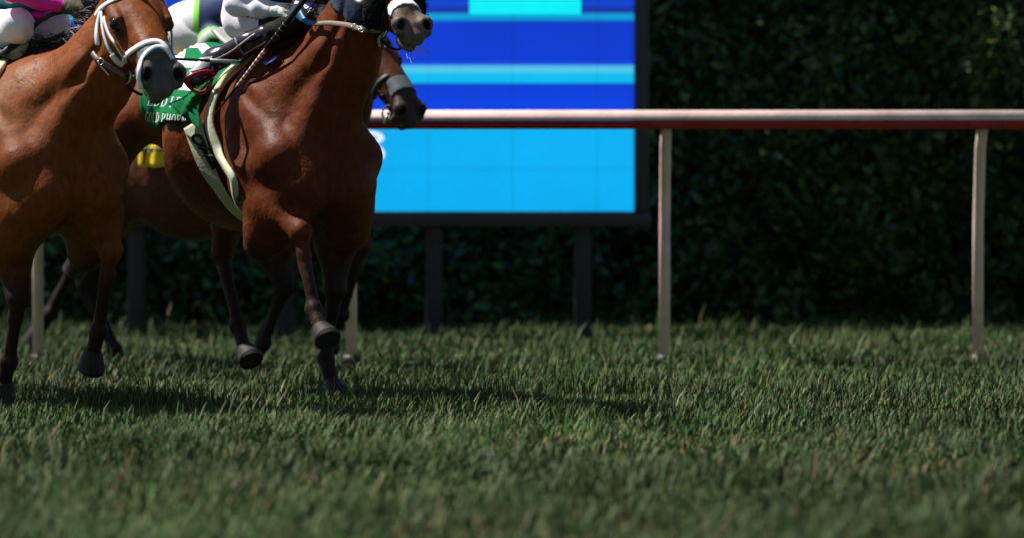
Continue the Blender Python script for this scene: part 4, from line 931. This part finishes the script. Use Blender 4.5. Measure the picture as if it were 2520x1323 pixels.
for i, ch in enumerate("OVE"):
    o_ = np.array((607, 43)) + i * np.array((10.3, 2.4)); pl = [[tuple(o_ + np.array((8.5 * x + 2 * y, -10 * y + 2 * x))) for x, y in g] for g in sans(ch)]
    v = print_px(BB_, pl, .003, 4)
    if len(v[0]): put("letter", v, M_black, brv[0], smooth=False)
em = P(706, 17, -.56)
helm = [S(J['head'] + A(0, 0, .035), .118, .03, lead['fw'], 1.1), C(J['head'] + lead['fw'] * .10 + A(0, 0, .02), .03, J['head'] + lead['fw'] * .17 + A(0, 0, .0), .018, .03, lf, 2.2), S(J['head'] + A(0, 0, -.09), .10, .02, op='s')]
blob("helmet", helm, M_navy, jl)
# glove patch
gl = [o for o in jl.children if o.name.startswith("glove")][0]
gme = gl.data; gV = [A(*(Vector(ROOTLOC[jl.name]) + v.co)) for v in gme.vertices]; GB = bvh_of(gV, [p.vertices for p in gme.polygons])
put("glove_patch", print_px(GB, [[(694, 22), (698, 11), (712, 8), (722, 9), (716, 22), (712, 28), (698, 28)]], .002, 4), mat("patch_beige", (.6, .55, .38), .7), gl)
put("glove_emblem", print_px(GB, [[(703, 22), (706, 13), (707.2, 13.4), (704.4, 22.4)], [(706, 13), (713, 11), (713.4, 12.2), (707, 14.2)], [(713, 11), (715, 17), (713.8, 17.4), (712, 12)], [(710, 24), (715, 17), (714, 16.4), (709, 23)]], .0035, 3), mat("emblem_gold", (.16, .11, .02), .6), gl)
# stirrup
st = thing("red_stirrup", P(485, 200, -.45), "red racing stirrup under the lead jockey's boot", "stirrup")
so = P(490, 198, -.46); a_ = unit(P(520, 184, -.44) - P(456, 196, -.46)); b_ = unit(A(.35, 0, -1))
arc_ = [P(453, 198, -.55), P(462, 190, -.58), P(480, 182, -.58), (P(500, 177, -.56)), P(522, 178, -.5), P(524, 190, -.42), P(508, 222, -.42), P(486, 228, -.46), P(468, 216, -.52), P(453, 198, -.55)]
put("iron", tube(spline(arc_, 5), .0085, 10), M_red, st)
put("leather", band(spline([P(523, 180, -.47), P(550, 166, -.44), P(590, 140, -.42)], 5), [A(-.3, -.9, .2)] * 11, .012, .004), M_black, st)

# whips
def whip(name, label, a_, b_, segs, r0, r1):
    w = thing(name, a_, label, "whip"); n = 40
    for nm_, t0, t1, m_, k in segs:
        q0, q1 = lerp(a_, b_, t0), lerp(a_, b_, t1); rr = lambda t: r0 + (r1 - r0) * t
        put(nm_, tube([q0, lerp(q0, q1, .5), q1], [rr(t0) * k, rr((t0 + t1) / 2) * k, rr(t1) * k], 10), m_, w)
    return w
ha = P(752, -4, -.70); hb_ = hit(lead['bvh'], 526, 286); wb = P(526, 286, hb_[0][1] - .08)
seg = [("handle", 0.0, .43, M_matte, 1.0)]
for i in range(9): seg += [("stripe", .43 + .034 * i, .43 + .034 * i + .017, M_orange, .92), ("stripe", .447 + .034 * i, .447 + .034 * i + .017, M_print, .92)]
seg += [("shaft", .736, .86, M_black, .9), ("tip", .86, 1.0, M_black, .7)]
wl_ = whip("striped_whip", "black handled whip with orange and white stripes held by the lead jockey", ha, wb, seg, .0145, .0045)
for i in range(5): put("grip_ring", ring(lerp(ha, wb, .22 + .042 * i), unit(wb - ha), .0135 - .0012 * i, .0012, 14), mat("grip_line", (.4, .4, .4), .5) if i == 0 else bpy.data.materials["grip_line"], wl_)
wa, wb2 = P(400, 144, -1.30), P(592, 153, -1.15)
whip("dark_whip", "dark whip with pale tip lying level behind the bay horse's nose", wa, wb2, [("shaft", 0, .58, M_black, 1), ("binding", .55, .60, M_matte, 1.35), ("flap", .60, .95, mat("pale_flap", (.42, .42, .40), .4, .4), 1.5), ("point", .95, 1.0, M_black, .9)], .0062, .0058)

# ---- bay horse's jockey
J = dict(hip=P(-95, 8, -.36), chest=P(70, -40, -.66), neck=P(128, -130, -.86), head=P(160, -176, -.98), lat=unit(near['lf']),
         hp=[P(-112, 74, -.48), P(-14, 66, -.22)], kn=[P(40, 66, -.88), P(128, 66, -.62)], an=[P(-70, 150, -.72), P(60, 160, -.3)], toe=[P(-110, 200, -.85), P(20, 205, -.4)],
         sh=[P(10, -84, -.84), P(140, -92, -.60)], el=[P(28, -24, -.94), P(190, -10, -.62)], wr=[P(166, 17, -1.0), P(222, 12, -.86)])
jn = jockey("bay_jockey", "jockey in pink sleeves and white breeches on the bay horse at left", J, None, unit(near['fw'] + A(0, 0, -.2)))
M_teal = mat("teal_silk", (0.0, 0.13, 0.13), .45, .3, noise=.15, bump=.2, bscale=20)
M_pink = mat("pink_silk", (0.86, 0.016, 0.42), .45, .3, noise=.08, bump=.25, bscale=24)
M_olive = mat("olive_glove", (0.062, 0.058, 0.032), .7, .25, noise=.25, bump=.3, bscale=70)
M_lav = mat("shaded_breeches", (0.5, 0.42, 0.55), .75, .2, noise=.1, bump=.2, bscale=30)
blob("silks", [C(lerp(J['hip'], J['chest'], .2), .128, J['chest'], .138, .05, J['lat'], 1.25), C(J['chest'], .12, J['neck'], .06, .05)] + [C(J['chest'], .07, J['sh'][i], .06, .04) for i in (0, 1)], M_teal, jn, wob=cloth_wob(.005, 36, 3))
blob("sash", [C(P(66, 30, -.66), .03, P(112, 44, -.74), .016, .03)], M_pink, jn)
for i in (0, 1):
    sh, el, wr = J['sh'][i], J['el'][i], J['wr'][i]
    blob("sleeve", [C(sh, .065, el, .050, .03), C(el, .050, lerp(el, wr, .5), .046, .03), C(lerp(el, wr, .5), .046, lerp(el, wr, .96), .034, .03)], M_pink, jn, h=.008, wob=cloth_wob(.004, 60, i))
    p_, h_ = fist(wr, wr + unit(A(.95, -.25, -.05)) * .08, A(.0, -.5, .9), A(0, -1, -.3)); blob("glove", p_, M_olive, jn, h=h_)
    hp, kn, an, toe = J['hp'][i], J['kn'][i], J['an'][i], J['toe'][i]
    blob("boot", [C(lerp(kn, an, .28), .054, lerp(kn, an, .6), .050, .02), C(lerp(kn, an, .6), .050, an, .036, .02), C(an, .037, toe, .034, .03)], mat("grey_boot", (.10, .10, .085), .3, .5), jn, h=.008)
kb = blob("breeches", [C(J['hp'][i], .098, J['kn'][i], .074, .05) for i in (0, 1)] + [C(J['kn'][i], .076, lerp(J['kn'][i], J['an'][i], .30), .056, .04) for i in (0, 1)] + [C(J['hip'], .115, lerp(J['hip'], J['chest'], .12), .11, .06, J['lat'], 1.3)], M_wcloth, jn, h=.008, wob=cloth_wob(.003, 48, 5))
blob("helmet", [S(J['head'] + A(0, 0, .035), .118, .03, near['fw'], 1.1), C(J['head'] + near['fw'] * .10 + A(0, 0, .02), .03, J['head'] + near['fw'] * .17, .018, .03, near['lf'], 2.2), S(J['head'] + A(0, 0, -.09), .10, .02, op='s')], M_teal, jn)
KB = bvh_of(kb[1], kb[2]); put("printed_mark", print_px(KB, [[(-2, 20), (1, 14), (3, 14), (1, 20)], [(3, 19), (6, 14), (7, 15), (5, 20)], [(1, 15), (6, 14), (6, 15), (2, 16)]], .003, 4), M_black, kb[0], smooth=False)

# ---- third jockey, blurred behind
J = dict(hip=P(462, 68, 2.55), chest=P(640, 10, 2.15), neck=P(705, -20, 2.0), head=P(745, -42, 1.9), lat=unit(third['lf']),
         hp=[P(462, 78, 2.42), P(500, 78, 2.72)], kn=[P(585, 96, 2.15), P(620, 96, 2.5)], an=[P(470, 170, 2.3), P(500, 170, 2.75)], toe=[P(455, 200, 2.2), P(480, 200, 2.7)],
         sh=[P(620, 6, 2.05), P(660, 4, 2.35)], el=[P(610, 60, 1.9), P(680, 60, 2.3)], wr=[P(700, 70, 1.75), P(730, 70, 2.0)])
j3 = jockey("blurred_jockey", "blurred jockey in navy with white breeches and lime bands behind the lead horse", J, None, unit(third['fw'] + A(0, 0, -.1)))
M_att = mat("navy_lime_silk", (1, 1, 1), .6, .3, noise=.06, attr="coat")
def to_px(V): d = D + V[:, 1]; return HX + V[:, 0] * F / d, HY - (V[:, 2] - CAMZ) * F / d
kc = P(527, 112, 2.2)
def silkcol(V):
    rr = np.linalg.norm((V - kc)[:, [0, 2]], axis=1) * 484; x = (V[:, 0] - P(484, 0, 2.3)[0]) * 480
    navy, lime, wh = np.array([.014, .026, .10]), np.array([.22, .72, .03]), np.array([.72, .74, .76])
    c = np.tile(navy, (len(V), 1)); lo = V[:, 2] < P(0, 58, 2.2)[2] + .03
    band_ = (rr > 18) & (rr < 46) & (V[:, 0] < P(566, 0, 2.2)[0]) & lo; c[band_] = lime; c[band_ & (rr > 24) & (rr < 40)] = wh; c[x < 6] = lime; c[x < -7] = wh; return c
blob("silks", [C(P(502, 76, 2.42), .12, P(560, 60, 2.3), .13, .05), C(lerp(J['hip'], J['chest'], .18), .128, J['chest'], .135, .05, J['lat'], 1.28), C(P(527, 100, 2.2), .085, P(600, 96, 2.15), .06, .03)] + [C(J['chest'], .07, J['sh'][i], .06, .04) for i in (0, 1)] + [C(J['sh'][i], .06, J['el'][i], .05, .03) for i in (0, 1)] + [C(J['el'][i], .05, J['wr'][i], .034, .03) for i in (0, 1)], M_att, j3, colors=silkcol, h=.009)
blob("breeches", [S(P(458, 74, 2.5), .112, .05), C(P(438, 92, 2.5), .07, P(470, 98, 2.4), .08, .05), S(P(475, 66, 2.5), .10, .05), C(J['hip'], .128, lerp(J['hip'], J['chest'], .16), .130, .05, J['lat'], 1.28)] + [C(J['hp'][i], .09, lerp(J['hp'][i], J['kn'][i], .5), .065, .05) for i in (0, 1)], M_wcloth, j3, h=.009)
for i in (0, 1): blob("boot", [C(J['kn'][i], .055, J['an'][i], .038, .03), C(J['an'][i], .037, J['toe'][i], .032, .03)], M_boot, j3)
blob("helmet", [S(J['head'] + A(0, 0, .035), .118, .03, third['fw'], 1.1), C(J['head'] + third['fw'] * .10 + A(0, 0, .02), .03, J['head'] + third['fw'] * .17, .018, .03, third['lf'], 2.2), S(J['head'] + A(0, 0, -.09), .10, .02, op='s')], M_navy, j3)
